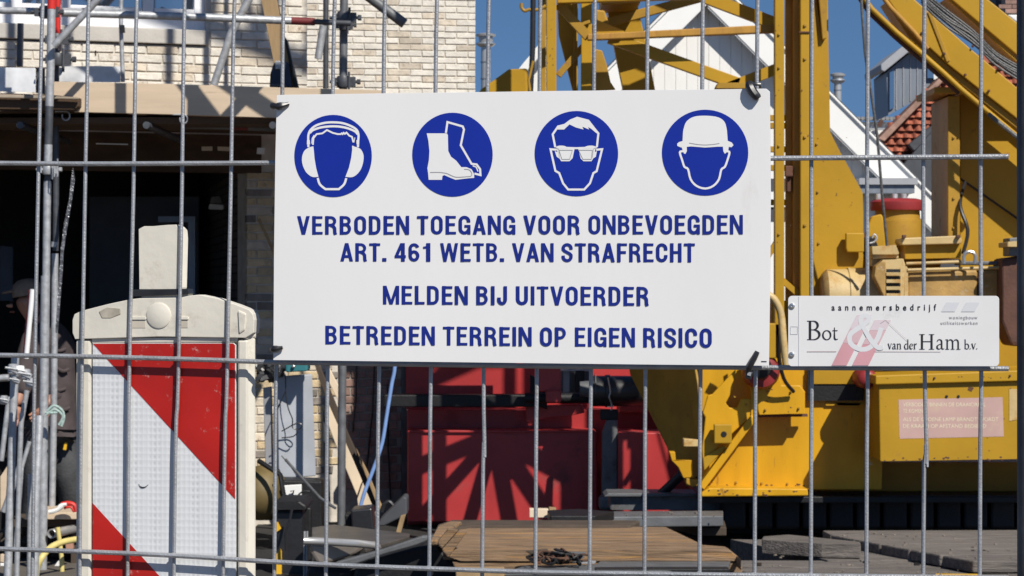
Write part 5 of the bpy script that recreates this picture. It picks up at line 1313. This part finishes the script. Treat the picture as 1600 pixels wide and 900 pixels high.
for x, y in ((1181, 879), (1349, 874.5), (1429, 878)):
    slab([(x, y), (x + 9, y), (x + 9, y + 4), (x, y + 4)], .216, .004, 'notch', M_soot, deckF, 0)
steel = thing('steel_beam', 'flat grey steel plates stacked between the red machine and the crane tracks', 'steel plates', (.7, 15.5, 0))
mb = px_prism(rect(953, 775, 1150, 797), 15.9, .3); mb.build('beam', M_greysteel, steel, bevel=.012)
mb = px_prism([(950, 771), (1128, 771), (1128, 776), (944, 776)], 15.85, .35); mb.build('beam_flange', M_greysteel, steel, bevel=.004)
slab([(930, 799), (1130, 798), (1130, 806), (905, 808)], .32, .06, 'plate', M_greysteel, steel)
slab([(905, 810), (1040, 808), (1024, 815), (930, 818)], .26, .05, 'plate', M_greysteel, steel)
slab([(1030, 811), (1130, 806), (1135, 824), (1090, 824)], .24, .05, 'plate', M_darkwood, steel)
slab([(855, 797), (905, 795), (960, 799), (930, 806), (860, 806)], .36, .05, 'plate', M_soot, steel)
slab([(840, 812), (985, 812), (960, 817), (840, 817)], .30, .05, 'plate', M_darkwood, steel)
off = thing('timber_offcut', 'short pale timber offcut lying against the red machine', 'timber', P(843, 812, 14.9))
mb = px_prism([(827, 795.5), (857, 796), (857, 809), (827, 808.5)], 14.9, .09); mb.build('block', M_plank, off, bevel=.004)
mb = px_prism([(858, 796), (870, 797), (862, 803), (858, 803)], 14.95, .2); mb.build('block_side', M_tanwood, off, bevel=.004)

deb = thing('site_debris', 'scattered chips, pebbles and splinters lying over the mats and plates', 'debris', (1.0, 13.2, .3))
mb = MB(); rr = random.Random(5)
for i in range(170):
    kind = rr.random(); 
    if kind < .45: x, y, h = rr.uniform(1310, 1590), rr.uniform(832, 874), .278
    elif kind < .7: x, y, h = rr.uniform(1150, 1590), rr.uniform(880, 899), .213
    elif kind < .85: x, y, h = rr.uniform(930, 1120), rr.uniform(799, 806), .325
    else: x, y, h = rr.uniform(1195, 1280), rr.uniform(852, 872), .223
    if kind < .45 and x < 1300 + (y - 836) / 39 * 212 + 8: continue
    s = rr.uniform(.003, .010); mb.box(Gp(x, y, h), (s * rr.uniform(1, 3), s, s * .7), rz=rr.uniform(0, 3), rx=rr.uniform(-.4, .4))
mb.build('debris', mat('mixed_debris', (.19, .16, .13), .9, var=.6, scale=30), deb)['kind'] = 'stuff'
# laminated timber mat with bevelled ends
lam = thing('timber_mat', 'thick brown weathered timber mat with sloping cut ends at the bottom centre', 'timber mat', (.35, 12.6, 0))
HT = .42
ry = [822.5, 828, 833.5, 839.5, 845.5, 851.5, 858.5]
def rx_(y): return 1040 + (y - 822) * 2.1
for i in range(6):
    y0, y1 = ry[i], ry[i + 1] - .35
    slab([(722 - (i * 4.4), y0), (rx_(y0), y0 + .8), (rx_(y1), y1 + .8), (718 - i * 4.4 - 4, y1)], HT + random.uniform(-.004, .004), .05, 'lamination', M_wood, lam, .005)
slab([(684, 819), (704, 812.3), (1000, 813), (985, 821), (735, 821), (704, 826), (690, 838), (674, 842)], HT + .015, .05, 'shaded_back_strip', M_darkwood, lam, .01)  # dark wood stands for the shaded strip along the mat's back
slab([(686, 820), (704, 813.6), (722, 814.6), (704, 824), (684, 842), (673, 843)], HT + .03, .03, 'worn_corner', M_wood, lam, .01)
dfr = Gp(900, 858.5, HT).y
def fp_(pts, name, m, th=.12, o=0, bev=.006): return px_prism(pts, frontal(dfr + o), th).build(name, m, lam, bevel=bev)
fp_([(692, 859.5), (1098, 859.5), (1140, 860.5), (1156, 873), (1150, 877), (720, 877), (700, 870)], 'front_timber', M_wood, .14, -.01)
fp_([(706, 877.6), (1152, 877.6), (1160, 886), (1160, 900), (716, 900)], 'front_timber', M_wood, .14, .0)
slab([(1094, 851), (1134, 854), (1158, 874), (1140, 861), (1098, 860)], HT - .03, .05, 'end_lamination', M_wood, lam, .006)
lam2 = [[(700, 826), (716, 829), (690, 858), (683, 848)], [(690, 859), (717, 829), (731, 829), (700, 872)]]
for q in lam2: fp_(q, 'bevel_lamination', M_wood, .05, -.02)
pl_ = thing('grey_plate', 'thin grey steel plate lying in front of the brown timber mat', 'plate', Gp(980, 885, .365))
slab([(940, 875.5), (1142, 875), (1136, 891), (790, 893), (820, 884), (930, 882)], .365, .02, 'plate', M_greysteel, pl_, .003)
bk = px_prism([(930, 889.5), (1140, 889), (1140, 905), (935, 905)], Gp(980, 891.5, .365).y, .1).build('edge', M_soot, pl_, bevel=.004)
heap = thing('chain', 'rusty lifting chain heaped on the front edge of the timber mat', 'chain', Gp(880, 880, .365))
rr = random.Random(4)
for i in range(44):
    x = rr.gauss(872, 20); y = 880 - abs(rr.gauss(0, 5)) - max(0, 9 - abs(x - 870) * .3) * rr.random()
    x = min(max(x, 832), 912)
    c = Gp(x, 884, .37) + Vector((0, rr.uniform(-.05, .06), max(0, (886 - y)) * .0029))
    M3 = Matrix.Rotation(rr.uniform(0, 6.28), 3, 'Z') @ Matrix.Rotation(rr.uniform(-1.3, 1.3), 3, 'X')
    pts = [c + M3 @ Vector((.026 * math.cos(a) * 1.3, .014 * math.sin(a) * 1.2, 0)) for a in [2 * math.pi * k / 10 for k in range(10)]]
    mb = MB(); mb.tube(pts, .0052, 6, closed=True); mb.build('link', M_rust if rr.random() < .35 else M_soot, heap, smooth=True)
for (pts, m_) in (([(820, 861), (856, 858), (856, 866), (832, 868)], M_darkwood), ([(850, 862), (915, 863), (912, 873), (866, 874)], M_greysteel), ([(826, 868), (842, 864), (846, 882), (828, 880)], M_rust), ([(900, 876), (932, 877), (930, 881), (905, 881)], M_galv)):
    mb = px_prism(pts, dfr - .10, .03); mb.build('scrap_piece', m_, heap, bevel=.004)
blk = thing('timber_block', 'pale timber block at the bottom edge below the timber mat', 'timber', Gp(750, 895, .1) * 1.0)
mb = px_prism(rect(712, 893, 788, 930), 11.4, .2); mb.build('block', M_tanwood, blk, bevel=.006)

# ================================================================ CLUTTER between beacon and red machine
gp = thing('metal_cover', 'tall pale grey metal panel leaning against the brick pier', 'panel', P(463, 748, 16.3))
mb = px_prism([(434, 589), (488, 584.5), (494, 744), (436, 748)], Plane(430, 16.2, 495, 16.35), .06); mb.build('panel', M_sheet, gp, bevel=.006)
for pts in ([(446, 585), (447, 620), (451, 640), (457, 655), (457, 668), (467, 671), (472, 664), (462, 662), (440, 674)], [(446, 612), (436, 634), (433, 642)], [(440, 684), (458, 682), (466, 674)], [(440, 712), (455, 730), (463, 742)]):
    mb = MB(); mb.tube(smoothpts([P(x, y, 16.15) for x, y in pts], 3), .0042, 6); mb.build('wire', M_tie, gp, smooth=True)
gpo = thing('grey_post', 'short grey square post leaning left of the grey panel', 'post', P(418, 740, 16.4))
mb = px_prism([(411, 606), (424, 604), (427, 745), (415, 745)], 16.3, .05); mb.build('post', mat('light_grey_steel', (.33, .33, .34), .5, .2, var=.12), gpo, bevel=.004)
tb = thing('teal_box', 'small teal plastic case lying on top of the grey panel', 'case', P(463, 582, 16.2))
mb = px_prism([(445, 566), (481, 565), (481, 580), (446, 582)], 16.05, .2); mb.build('case', M_teal, tb, bevel=.012)
mb = MB(); mb.lathe(P(458.5, 572.5, 16.04), (0, -1, 0), [(0, .012), (.01, .010), (.014, .004)], 14); mb.build('knob', M_screw, tb, smooth=True)
dk = thing('dark_bundle', 'dark crumpled plastic bundle left of the teal case', 'bundle', P(423, 596, 16.3))
mb = MB(); rr = random.Random(8)
for i in range(60):
    c = P(rr.uniform(404, 442), rr.uniform(570, 592), 16.2 + rr.uniform(0, .1)); mb.box(c, (rr.uniform(.02, .07), .03, rr.uniform(.015, .05)), rz=rr.uniform(0, 3), rx=rr.uniform(-1, 1), ry=rr.uniform(-1, 1))
o = mb.build('crumpled_plastic', mat('crumpled_black', (.035, .036, .038), .3, var=.5, scale=20), dk); o['kind'] = 'stuff'
mx = thing('mixer_drum', 'grimy ochre mixer drum half hidden right of the beacon board', 'mixer', P(402, 840, 16.0))
mb = MB(); q = 16 / F; mb.lathe(P(396, 772, 16.0), (.9, -.4, .15), [(-.1, 30 * q), (.02, 42 * q), (.1, 44 * q), (.17, 34 * q), (.2, 24 * q), (.205, 20 * q)], 28); mb.build('drum', mat('grimy_ochre', (.12, .085, .03), .6, var=.5, scale=5), mx, smooth=True)
mb = MB(); mb.tube([P(404, 720, 15.8), P(438, 742, 15.7), P(446, 790, 15.7)], .016, 8); mb.build('frame_tube', M_soot, mx, smooth=True)
bn = thing('black_bin', 'black plastic bin with yellow and black hazard stripe beside the beacon board', 'bin', P(452, 900, 14.6) - Vector((0, 0, P(452, 900, 14.6).z)))
mb = px_prism([(432, 796), (474, 796), (473, 960), (434, 960)], 14.6, .45); mb.build('body', M_tie, bn, bevel=.02)
mb = px_prism([(428, 784), (470, 784), (479, 790), (479, 797), (428, 797)], 14.55, .5); mb.build('lid', M_soot, bn, bevel=.012)
mb = px_prism([(474, 790), (486, 794), (486, 960), (476, 960)], 14.75, .1); mb.build('handle_side', M_soot, bn, bevel=.01)
mb = MB(); mb.tube([P(x, y, 14.5) for x, y in ((456, 796), (453, 812), (446, 834), (447, 860))], .008, 6); mb.build('strap', M_tie, bn, smooth=True)
mb = px_prism([(430, 816), (434, 816), (439, 826), (430, 833)], 14.57, .02); mb.build('hazard_stripe', M_hazard, bn)
mb = px_prism([(430, 868), (438, 858), (440, 862), (440, 960), (430, 960)], 14.57, .02); mb.build('hazard_stripe', M_hazard, bn)
bc = thing('white_cabinet', 'small white and black cabinet behind the black bin', 'cabinet', P(470, 840, 15.9))
mb = px_prism([(440, 759), (471, 757), (471, 786), (452, 784)], 15.85, .03); mb.build('door', M_gabletrim, bc, bevel=.004)
mb = px_prism([(434, 750), (502, 752), (503, 840), (434, 840)], 15.9, .3); mb.build('body', M_soot, bc, bevel=.01)
mb = MB(); mb.tube(smoothpts([P(x, y, 15.8) for x, y in ((462, 787), (466, 774), (474, 768), (484, 768))], 3), .006, 6); mb.tube([P(454, 768, 15.83), P(459, 766, 15.83), P(456, 780, 15.83)], .005, 6); mb.build('hose', M_tie, bc, smooth=True)
rod = thing('steel_rod', 'thin dark steel rod leaning across in front of the grey panel', 'rod', P(525, 795, 15.5))
mb = px_tube([(446, 718, 15.7), (500, 778, 15.5), (524, 794, 15.4)], .009, 8); mb.build('rod', M_greysteel, rod, smooth=True)
# steel trays / chutes
tr1 = thing('steel_chute', 'shallow grey steel chute with rolled rim lying left of the timber mat', 'chute', P(560, 850, 14.6))
slab([(487, 824), (522, 819.5), (640, 833.5), (640, 838), (572, 858), (487, 850)], .30, .02, 'floor', mat('brownish_steel', (.20, .18, .155), .35, .6, var=.25, scale=6), tr1, .004)
mb = MB(); mb.tube([Gp(x, y, h) for x, y, h in ((474, 845, .36), (500, 846, .355), (560, 849.5, .35), (584, 852, .335), (590, 856, .30))], .020, 12); mb.build('rolled_rim', M_flue, tr1, smooth=True)
mb = px_prism([(484, 852), (574, 854.5), (560, 864), (530, 875), (510, 881), (494, 878), (485, 864)], 13.1, .12); mb.build('belly', mat('pale_brown_steel', (.30, .26, .22), .35, .5, var=.3, scale=5), tr1, bevel=.02)  # belly steel lighter than the floor
mb = px_prism([(524, 879), (600, 858), (660, 838), (690, 836), (650, 852), (600, 866), (560, 880), (540, 884)], 12.9, .06); mb.build('side_rail', M_greysteel, tr1, bevel=.006)
mb = px_prism([(560, 874), (690, 846), (716, 880), (716, 940), (540, 940)], 13.0, .4); mb.build('shadow_fill', M_soot, tr1, bevel=.04)  # black block standing for dark ground and shadow below the chute
mb = px_prism([(478, 884), (560, 884), (560, 950), (478, 950)], 13.2, .4); mb.build('shadow_fill', M_soot, tr1, bevel=.04)
for x in (476, 480): 
    mb = px_tube([(x, 830, 14.3), (x - 1, 900, 14.3)], .006, 6); mb.build('upright', M_galv, tr1)
bb = thing('black_crate', 'small black crate standing under the foot of the blue hose', 'crate', P(565, 828, 15.6))
mb = px_prism([(548, 797), (581, 794), (584, 828), (550, 829)], 15.4, .3); mb.build('crate', M_tie, bb, bevel=.01)
mb = px_prism([(538, 804), (550, 803), (550, 826), (540, 822)], 15.5, .2); mb.build('side_flap', M_soot, bb, bevel=.01)
wd = thing('dark_hopper', 'dark grey sloping steel hopper beside the red machine', 'hopper', P(615, 835, 16.4))
mb = px_prism([(594, 812), (630, 776), (636, 778), (636, 804), (600, 822), (588, 822)], 16.4, .3); mb.build('hopper', M_zincdark, wd, bevel=.01)
mb = px_prism([(626, 806), (634, 804), (626, 834), (618, 834)], 16.3, .06); mb.build('leg', M_tanwood, wd, bevel=.004)
mb = MB(); mb.tube(smoothpts([P(x, y, 16.2) for x, y in ((596, 800), (600, 789), (608, 784), (614, 790))], 3), .014, 8); mb.build('cable_loop', M_tie, wd, smooth=True)
# leaning planks
def leaner(name, label, pts, d0, m, th=.04, grp=None):
    t = thing(name, label, 'plank', P(pts[len(pts) // 2][0], pts[len(pts) // 2][1], d0), grp)
    px_prism(pts, d0, th).build('plank', m, t, bevel=.004); return t
leaner('leaning_plank', 'short fresh pale plank leaning highest at the brick pier', [(513, 571), (522, 590), (534, 612), (534, 636), (524, 618), (511, 592)], 16.85, M_plank)
leaner('leaning_plank', 'long fresh pale plank leaning against the brown brick wall', [(511, 622), (529, 652), (545, 684), (574, 742), (560, 780), (540, 732), (524, 694), (510, 656)], 16.8, M_plank)
leaner('leaning_plank', 'pale board foot standing behind the small black crate', [(570, 744), (586, 790), (588, 822), (579, 822), (577, 794), (560, 796), (558, 780)], 16.75, M_plank)
leaner('leaning_batten', 'long dark batten leaning over the pale planks', [(490, 566), (497, 566), (520, 620), (545, 680), (570, 735), (592, 796), (586, 800), (562, 742), (536, 682), (512, 628)], 16.55, M_darkwood, .05)
leaner('leaning_batten', 'thin tan batten along the right of the dark batten', [(556, 700), (575, 738), (599, 796), (592, 797), (570, 740)], 16.5, M_tanwood, .03)
leaner('leaning_batten', 'dark board edge behind the scaffold standard below the sign', [(505, 640), (512, 700), (516, 790), (508, 800), (506, 720)], 17.0, M_zincdark, .03)
leaner('leaning_batten', 'thin tan lath leaning in the shaded doorway beside the sign', [(402, 343), (406, 341), (426, 385), (426, 395)], 17.1, M_tanwood, .02)
hb2 = thing('blue_hose', 'light blue hose hanging down to the small black crate', 'hose', P(563, 792, 16.2))
mb = MB(); mb.tube(smoothpts([P(x, y, 16.2) for x, y in ((620, 480), (617, 570), (612, 600), (604, 650), (598, 688), (590, 715), (580, 742), (570, 768), (563, 792))], 5), .0125, 10); mb.build('hose', M_hoseblue, hb2, smooth=True)

# ================================================================ LEFT: tubes, hoses, trestle
def ltube(pts, r, label, m=M_galv, grp='loose scaffold tubes leaning at the far left'):
    t = thing('scaffold_tube', label, 'tube', P(*pts[-1]), grp)
    mb = px_tube(pts, r, 12); mb.build('tube', m, t, smooth=True); return t
ltube([(24, 556, 13.6), (20, 660, 13.6), (12, 905, 13.5)], .022, 'thick galvanised tube leaning below the clamp cluster, leftmost of the tall ones')
ltube([(46, 690, 13.7), (34, 730, 13.7), (24, 860, 13.6)], .012, 'thinnest galvanised tube leaning between two taller ones')
ltube([(42, 610, 13.5), (33, 660, 13.5), (30, 740, 13.5), (26, 905, 13.5)], .014, 'slim bent galvanised tube hanging from the clamp cluster to the bottom edge')
ltube([(14, 620, 13.9), (2, 720, 13.9)], .014, 'short slanting tube touching the left edge of the view')
ltube([(34, 720, 14.2), (6, 800, 14.2)], .018, 'short thick tube slanting down left in front of the pale board')
ltube([(48, 740, 14.4), (46, 905, 14.4)], .016, 'short upright tube standing beside the trestle rail')
ltube([(-20, 592, 14.0), (14, 590, 14.0)], .019, 'level tube end entering from the left edge below the clamps')
ltube([(62, 650, 14.3), (56, 780, 14.2), (54, 905, 14.2)], .023, 'thick upright tube in front of the worker trousers')
wt = thing('white_tube', 'bright white tube with red edge leaning beside the worker', 'tube', P(41, 560, 13.4))
mb = px_tube([(51, 452, 13.4), (41, 560, 13.4)], .0135, 12); mb.build('tube', M_whitetube, wt, smooth=True)
mb = px_tube([(47, 453, 13.42), (37, 556, 13.42)], .006, 8); mb.build('red_edge', M_redband, wt, smooth=True)
cl = thing('tube_clamps', 'cluster of galvanised clamps at the head of the leaning tubes', 'clamp', P(26, 600, 13.4))
for (x, y, s) in ((20, 577, 1.1), (31, 579, 1.0), (40, 585, 1.1), (24, 594, .8), (47, 598, 1.0), (6, 625, .9)):
    c = P(x, y, 13.35); mb = MB(); mb.lathe(c - Vector((0, 0, .025 * s)), (0, .1, 1), [(0, .018 * s), (.006, .024 * s), (.044 * s, .024 * s), (.05 * s, .018 * s)], 12)
    mb.box(c + Vector((.01, -.02, 0)), (.05 * s, .02, .022 * s), ry=.4); mb.tube([c + Vector((-.03 * s, -.03, .01)), c + Vector((.03 * s, -.03, .0))], .006 * s, 6)
    mb.build('clamp', M_galv if x != 31 else M_whitetube, cl, smooth=True)
kn = thing('rope_knot', 'pale green rope knotted round the scaffold standard', 'rope', P(85, 645, 15.2))
mb = MB()
for pts in ([(74, 642), (84, 634), (96, 640), (100, 652), (96, 666)], [(72, 648), (86, 640), (98, 650), (92, 664)], [(70, 645), (90, 645)]):
    mb.tube(smoothpts([P(x, y, 14.85) for x, y in pts], 4), .008, 8)
mb.build('rope', mat('pale_green_rope', (.35, .46, .42), .8, var=.3, scale=60), kn, smooth=True)['kind'] = 'stuff'
ts = thing('trestle', 'timber topped work trestle with clutter beneath at the lower left', 'trestle', P(96, 860, 15.6) * 1.0)
mb = px_prism([(40, 802), (150, 800), (150, 811), (40, 812)], 15.2, .5); mb.build('top_board', M_beige, ts, bevel=.004)
mb = px_prism([(10, 812), (150, 811), (150, 822), (10, 824)], 15.3, .4); mb.build('rail', M_darkwood, ts, bevel=.004)
for x in (56, 112): mb = px_prism([(x, 822), (x + 9, 822), (x + 7, 905), (x - 2, 905)], 15.35, .06); mb.build('leg', M_darkwood, ts, bevel=.004)
tu = thing('short_tube', 'open end of a short steel tube lying under the trestle top', 'tube', P(80, 833, 15))
mb = MB(); c = P(80.5, 834, 14.95); mb.lathe(c, (.25, 1, 0), [(.5, .024), (0, .028), (-.002, .026), (0, .020), (.4, .019)], 20); mb.build('tube', M_flue, tu, smooth=True)
yh = thing('yellow_hose', 'thick yellow hose looping at the bottom left beside the beacon board', 'hose', P(60, 900, 14.6))
mb = MB(); mb.tube(smoothpts([P(x, y, d) for x, y, d in ((135, 840, 14.9), (118, 843, 14.8), (98, 847, 14.7), (80, 855, 14.6), (66, 870, 14.5), (57, 892, 14.5), (56, 930, 14.5))], 5), .0185, 12); mb.build('hose', M_hose, yh, smooth=True)
mb = MB(); mb.tube(smoothpts([P(x, y, 14.9) for x, y in ((90, 824), (93, 845), (96, 870), (97, 895), (96, 930))], 5), .0135, 12); mb.build('hose', M_hose, yh, smooth=True)
gl = thing('work_gloves', 'red and white work gloves lying on the trestle top', 'gloves', P(98, 800, 15.2))
mb = MB(); mb.tube(smoothpts([P(x, y, 15.1) for x, y in ((76, 800), (82, 799), (90, 796), (98, 790))], 4), .013, 8); mb.tube(smoothpts([P(x, y, 15.1) for x, y in ((88, 799), (94, 790), (104, 788))], 4), .010, 8); mb.build('white_glove', M_whitetube, gl, smooth=True)
mb = MB(); mb.tube(smoothpts([P(x, y, 15.12) for x, y in ((96, 788), (106, 786), (116, 789), (119, 800))], 4), .013, 8); mb.tube(smoothpts([P(x, y, 15.12) for x, y in ((100, 794), (110, 792), (116, 800))], 4), .008, 8); mb.build('red_glove', M_redband, gl, smooth=True)
jk = thing('rubble_heap', 'heap of dark site rubble and offcuts under the trestle', 'rubble', P(90, 890, 15.6))
mb = MB(); rr = random.Random(21)
for i in range(150):
    c = P(rr.uniform(-10, 150), rr.uniform(826, 905), 15.5 + rr.uniform(0, .4)); mb.box(c, (rr.uniform(.03, .12), .05, rr.uniform(.02, .06)), rz=rr.uniform(-.6, .6), rx=rr.uniform(-1, 1), ry=rr.uniform(-1, 1))
mb.build('rubble', mat('mixed_rubble', (.07, .055, .045), .9, var=.6, scale=7, rand=.3), jk)['kind'] = 'stuff'
for pts, m_ in (([(82, 888), (91, 876), (92, 888)], M_gabletrim), ([(102, 850), (113, 848), (114, 858), (103, 862)], mat('salmon_brick', (.42, .22, .15), .9)), ([(0, 866), (12, 868), (10, 880), (0, 878)], M_beige), ([(0, 880), (8, 880), (8, 900), (0, 900)], M_gabletrim), ([(46, 842), (60, 838), (60, 846), (48, 850)], M_brickG)):
    mb = px_prism(pts, 15.2, .05); mb.build('offcut', m_, jk, bevel=.004)
pl2 = leaner('leaning_plank', 'pale board end among the leaning tubes at the left edge', [(0, 745), (12, 727), (13, 735), (8, 780), (0, 800)], 14.6, M_beige)
dj = thing('dust_sheet', 'dark sheet of rubbish and netting under the scaffold at the far left', 'sheet', (-3.0, 16.6, 0))
mb = MB(); mb.box((-3.1, 17.2, .4), (2.6, .5, .8)); mb.build('sheet', M_dark, dj, bevel=.05)

# ================================================================ WORKER behind the scaffold
def skin_mesh(name, joints, edges, radii, m, parent, sub=2, root=0):
    me = bpy.data.meshes.new(name); c = Vector(joints[root])
    me.from_pydata([Vector(j) - c for j in joints], edges, [])
    o = bpy.data.objects.new(name, me); COL.objects.link(o)
    sk = o.modifiers.new('skin', 'SKIN'); sk.use_smooth_shade = True
    for i, r in enumerate(radii):
        v = me.skin_vertices[0].data[i]; v.radius = r if isinstance(r, tuple) else (r, r); v.use_root = (i == root)
    ss = o.modifiers.new('subdivision', 'SUBSURF'); ss.levels = sub; ss.render_levels = sub
    dg = bpy.context.evaluated_depsgraph_get(); ne = bpy.data.meshes.new_from_object(o.evaluated_get(dg))
    o.modifiers.clear(); o.data = ne; ne.name = name; ne.materials.clear(); ne.materials.append(m)
    for p in ne.polygons: p.use_smooth = True
    bpy.data.meshes.remove(me)
    o.parent = parent; o.location = c - WORLDPOS[parent.name]; WORLDPOS[o.name] = c
    return o
DP = 16.75
J = lambda x, y, dz=0.0: P(x, y, DP + dz)
wk = thing('person', 'worker in brown jacket and tan cap stooping behind the scaffold tubes', 'person', P(70, 846, DP) * 1.0)
body_j = [J(84, 640), J(84, 600), J(78, 560), J(72, 525), J(60, 505), J(50, 492, -.02), J(43, 474, -.03), J(40, 460, -.03),
          J(62, 690, -.08), J(56, 740, -.12), J(50, 790, -.02), J(48, 832, 0), J(34, 842, -.12),
          J(100, 690, .08), J(104, 742, .02), J(112, 790, .12), J(112, 832, .16), J(96, 842, .06),
          J(50, 530, -.16), J(40, 580, -.22), J(30, 620, -.30), J(26, 634, -.33),
          J(94, 535, .14), J(97, 590, .05), J(80, 625, -.16), J(74, 634, -.20)]
body_e = [(0, 1), (1, 2), (2, 3), (3, 4), (4, 5), (5, 6), (6, 7), (0, 8), (8, 9), (9, 10), (10, 11), (11, 12), (0, 13), (13, 14), (14, 15), (15, 16), (16, 17), (3, 18), (18, 19), (19, 20), (20, 21), (3, 22), (22, 23), (23, 24), (24, 25)]
body_r = [.13, .125, .14, .14, .07, .055, .085, .075, .085, .06, .055, .04, .035, .085, .06, .055, .04, .035, .055, .045, .035, .03, .055, .045, .035, .03]
skin_mesh('body', body_j, body_e, body_r, M_skin, wk)
def sub(idx, extra_r, name, m):
    mp_ = {k: i for i, k in enumerate(idx)}
    return skin_mesh(name, [body_j[k] for k in idx], [(mp_[a], mp_[b]) for a, b in body_e if a in mp_ and b in mp_], [body_r[k] + extra_r for k in idx], m, wk)
hem = len(body_j); body_j += [J(83, 668, .0)]; body_e += [(0, hem)]; body_r += [.135]
sub([0, 1, 2, 3, 4, 18, 19, 20, 22, 23, 24, hem], .034, 'jacket', M_jacket)
cj = [J(66, 512), J(52, 498, -.02), J(60, 504, .05)]
skin_mesh('collar', cj, [(0, 1), (0, 2)], [.085, .07, .07], M_jacket, wk, sub=1)
for fx, fy, fl_ in ((92, 548, 26), (98, 580, 22), (90, 610, 30), (84, 632, 24), (100, 640, 20)):
    mb = MB(); mb.tube(smoothpts([P(fx - fl_ * .5, fy - 6, DP - .135), P(fx, fy, DP - .15), P(fx + fl_ * .4, fy - 3, DP - .12)], 4), .012, 8); mb.build('cloth_fold', M_jacket, wk, smooth=True)
sub([0, 8, 9, 10, 11, 13, 14, 15, 16], .026, 'trousers', M_trouser)
sub([11, 12], .03, 'shoe', M_soot); sub([16, 17], .03, 'shoe', M_soot)
hc = J(41, 462, -.03)
mb = MB(); mb.lathe(hc + Vector((0.01, 0, .0)), (-.15, 0, 1), [(.0, .098), (.04, .1), (.08, .085), (.105, .055), (.112, .02)], 24); mb.lathe(hc + Vector((-.1, -.02, .02)), (-.2, 0, 1), [(0, .05), (.008, .055), (.016, .045)], 16); mb.build('cap', M_cap, wk, smooth=True)
fc = hc + Vector((-.07, -.05, -.06))
mb = MB(); mb.lathe(fc + Vector((-.03, -.01, -.005)), (-1, -.5, 0), [(-.02, .014), (.0, .013), (.018, .006)], 10); mb.build('nose', M_skin, wk, smooth=True)
mb = MB(); mb.tube([fc + Vector((-.02, -.03, .022)), fc + Vector((.005, -.048, .022))], .006, 8); mb.build('eye', M_soot, wk, smooth=True)
mb = MB(); mb.tube([fc + Vector((-.02, -.028, -.045)), fc + Vector((.01, -.045, -.045))], .005, 8); mb.build('mouth', mat('lip', (.25, .08, .06), .6), wk, smooth=True)
mb = MB(); mb.lathe(hc + Vector((.02, -.085, -.05)), (0, -1, 0), [(0, .022), (.012, .022), (.016, .012)], 12); mb.build('ear', M_skin, wk, smooth=True)
def hand(w, d, parent):
    """palm, four bent fingers of unequal length, thumb from the side"""
    d = d.normalized(); s = d.cross(Vector((0, 1, 0))).normalized(); n = s.cross(d)
    jt = [w, w + d * .04, w + d * .085]; ed = [(0, 1), (1, 2)]; rd = [.024, .034, .034]
    for k, L in enumerate((.072, .082, .076, .06)):
        b = w + d * .085 + s * (.030 - .02 * k); i = len(jt)
        jt += [b, b + d * L * .45 - n * .01, b + d * L * .75 - n * .035, b + d * L * .8 - n * .055]; rd += [.011, .0095, .009, .008]
        ed += [(2, i), (i, i + 1), (i + 1, i + 2), (i + 2, i + 3)]
    i = len(jt); b = w + d * .03 + s * .035
    jt += [b, b + d * .03 + s * .02 - n * .015, b + d * .055 + s * .02 - n * .03]; rd += [.014, .012, .010]; ed += [(1, i), (i, i + 1), (i + 1, i + 2)]
    skin_mesh('hand', jt, ed, rd, M_skin, parent, sub=1)
hand(body_j[21], Vector((-.2, -.2, -1)), wk); hand(body_j[25], Vector((-.6, -.3, -.6)), wk)
mb = px_prism([(101, 691), (105, 692), (103, 704), (98, 703)], DP - .12, .02); mb.build('folding_rule', M_hazard, wk, bevel=.004)
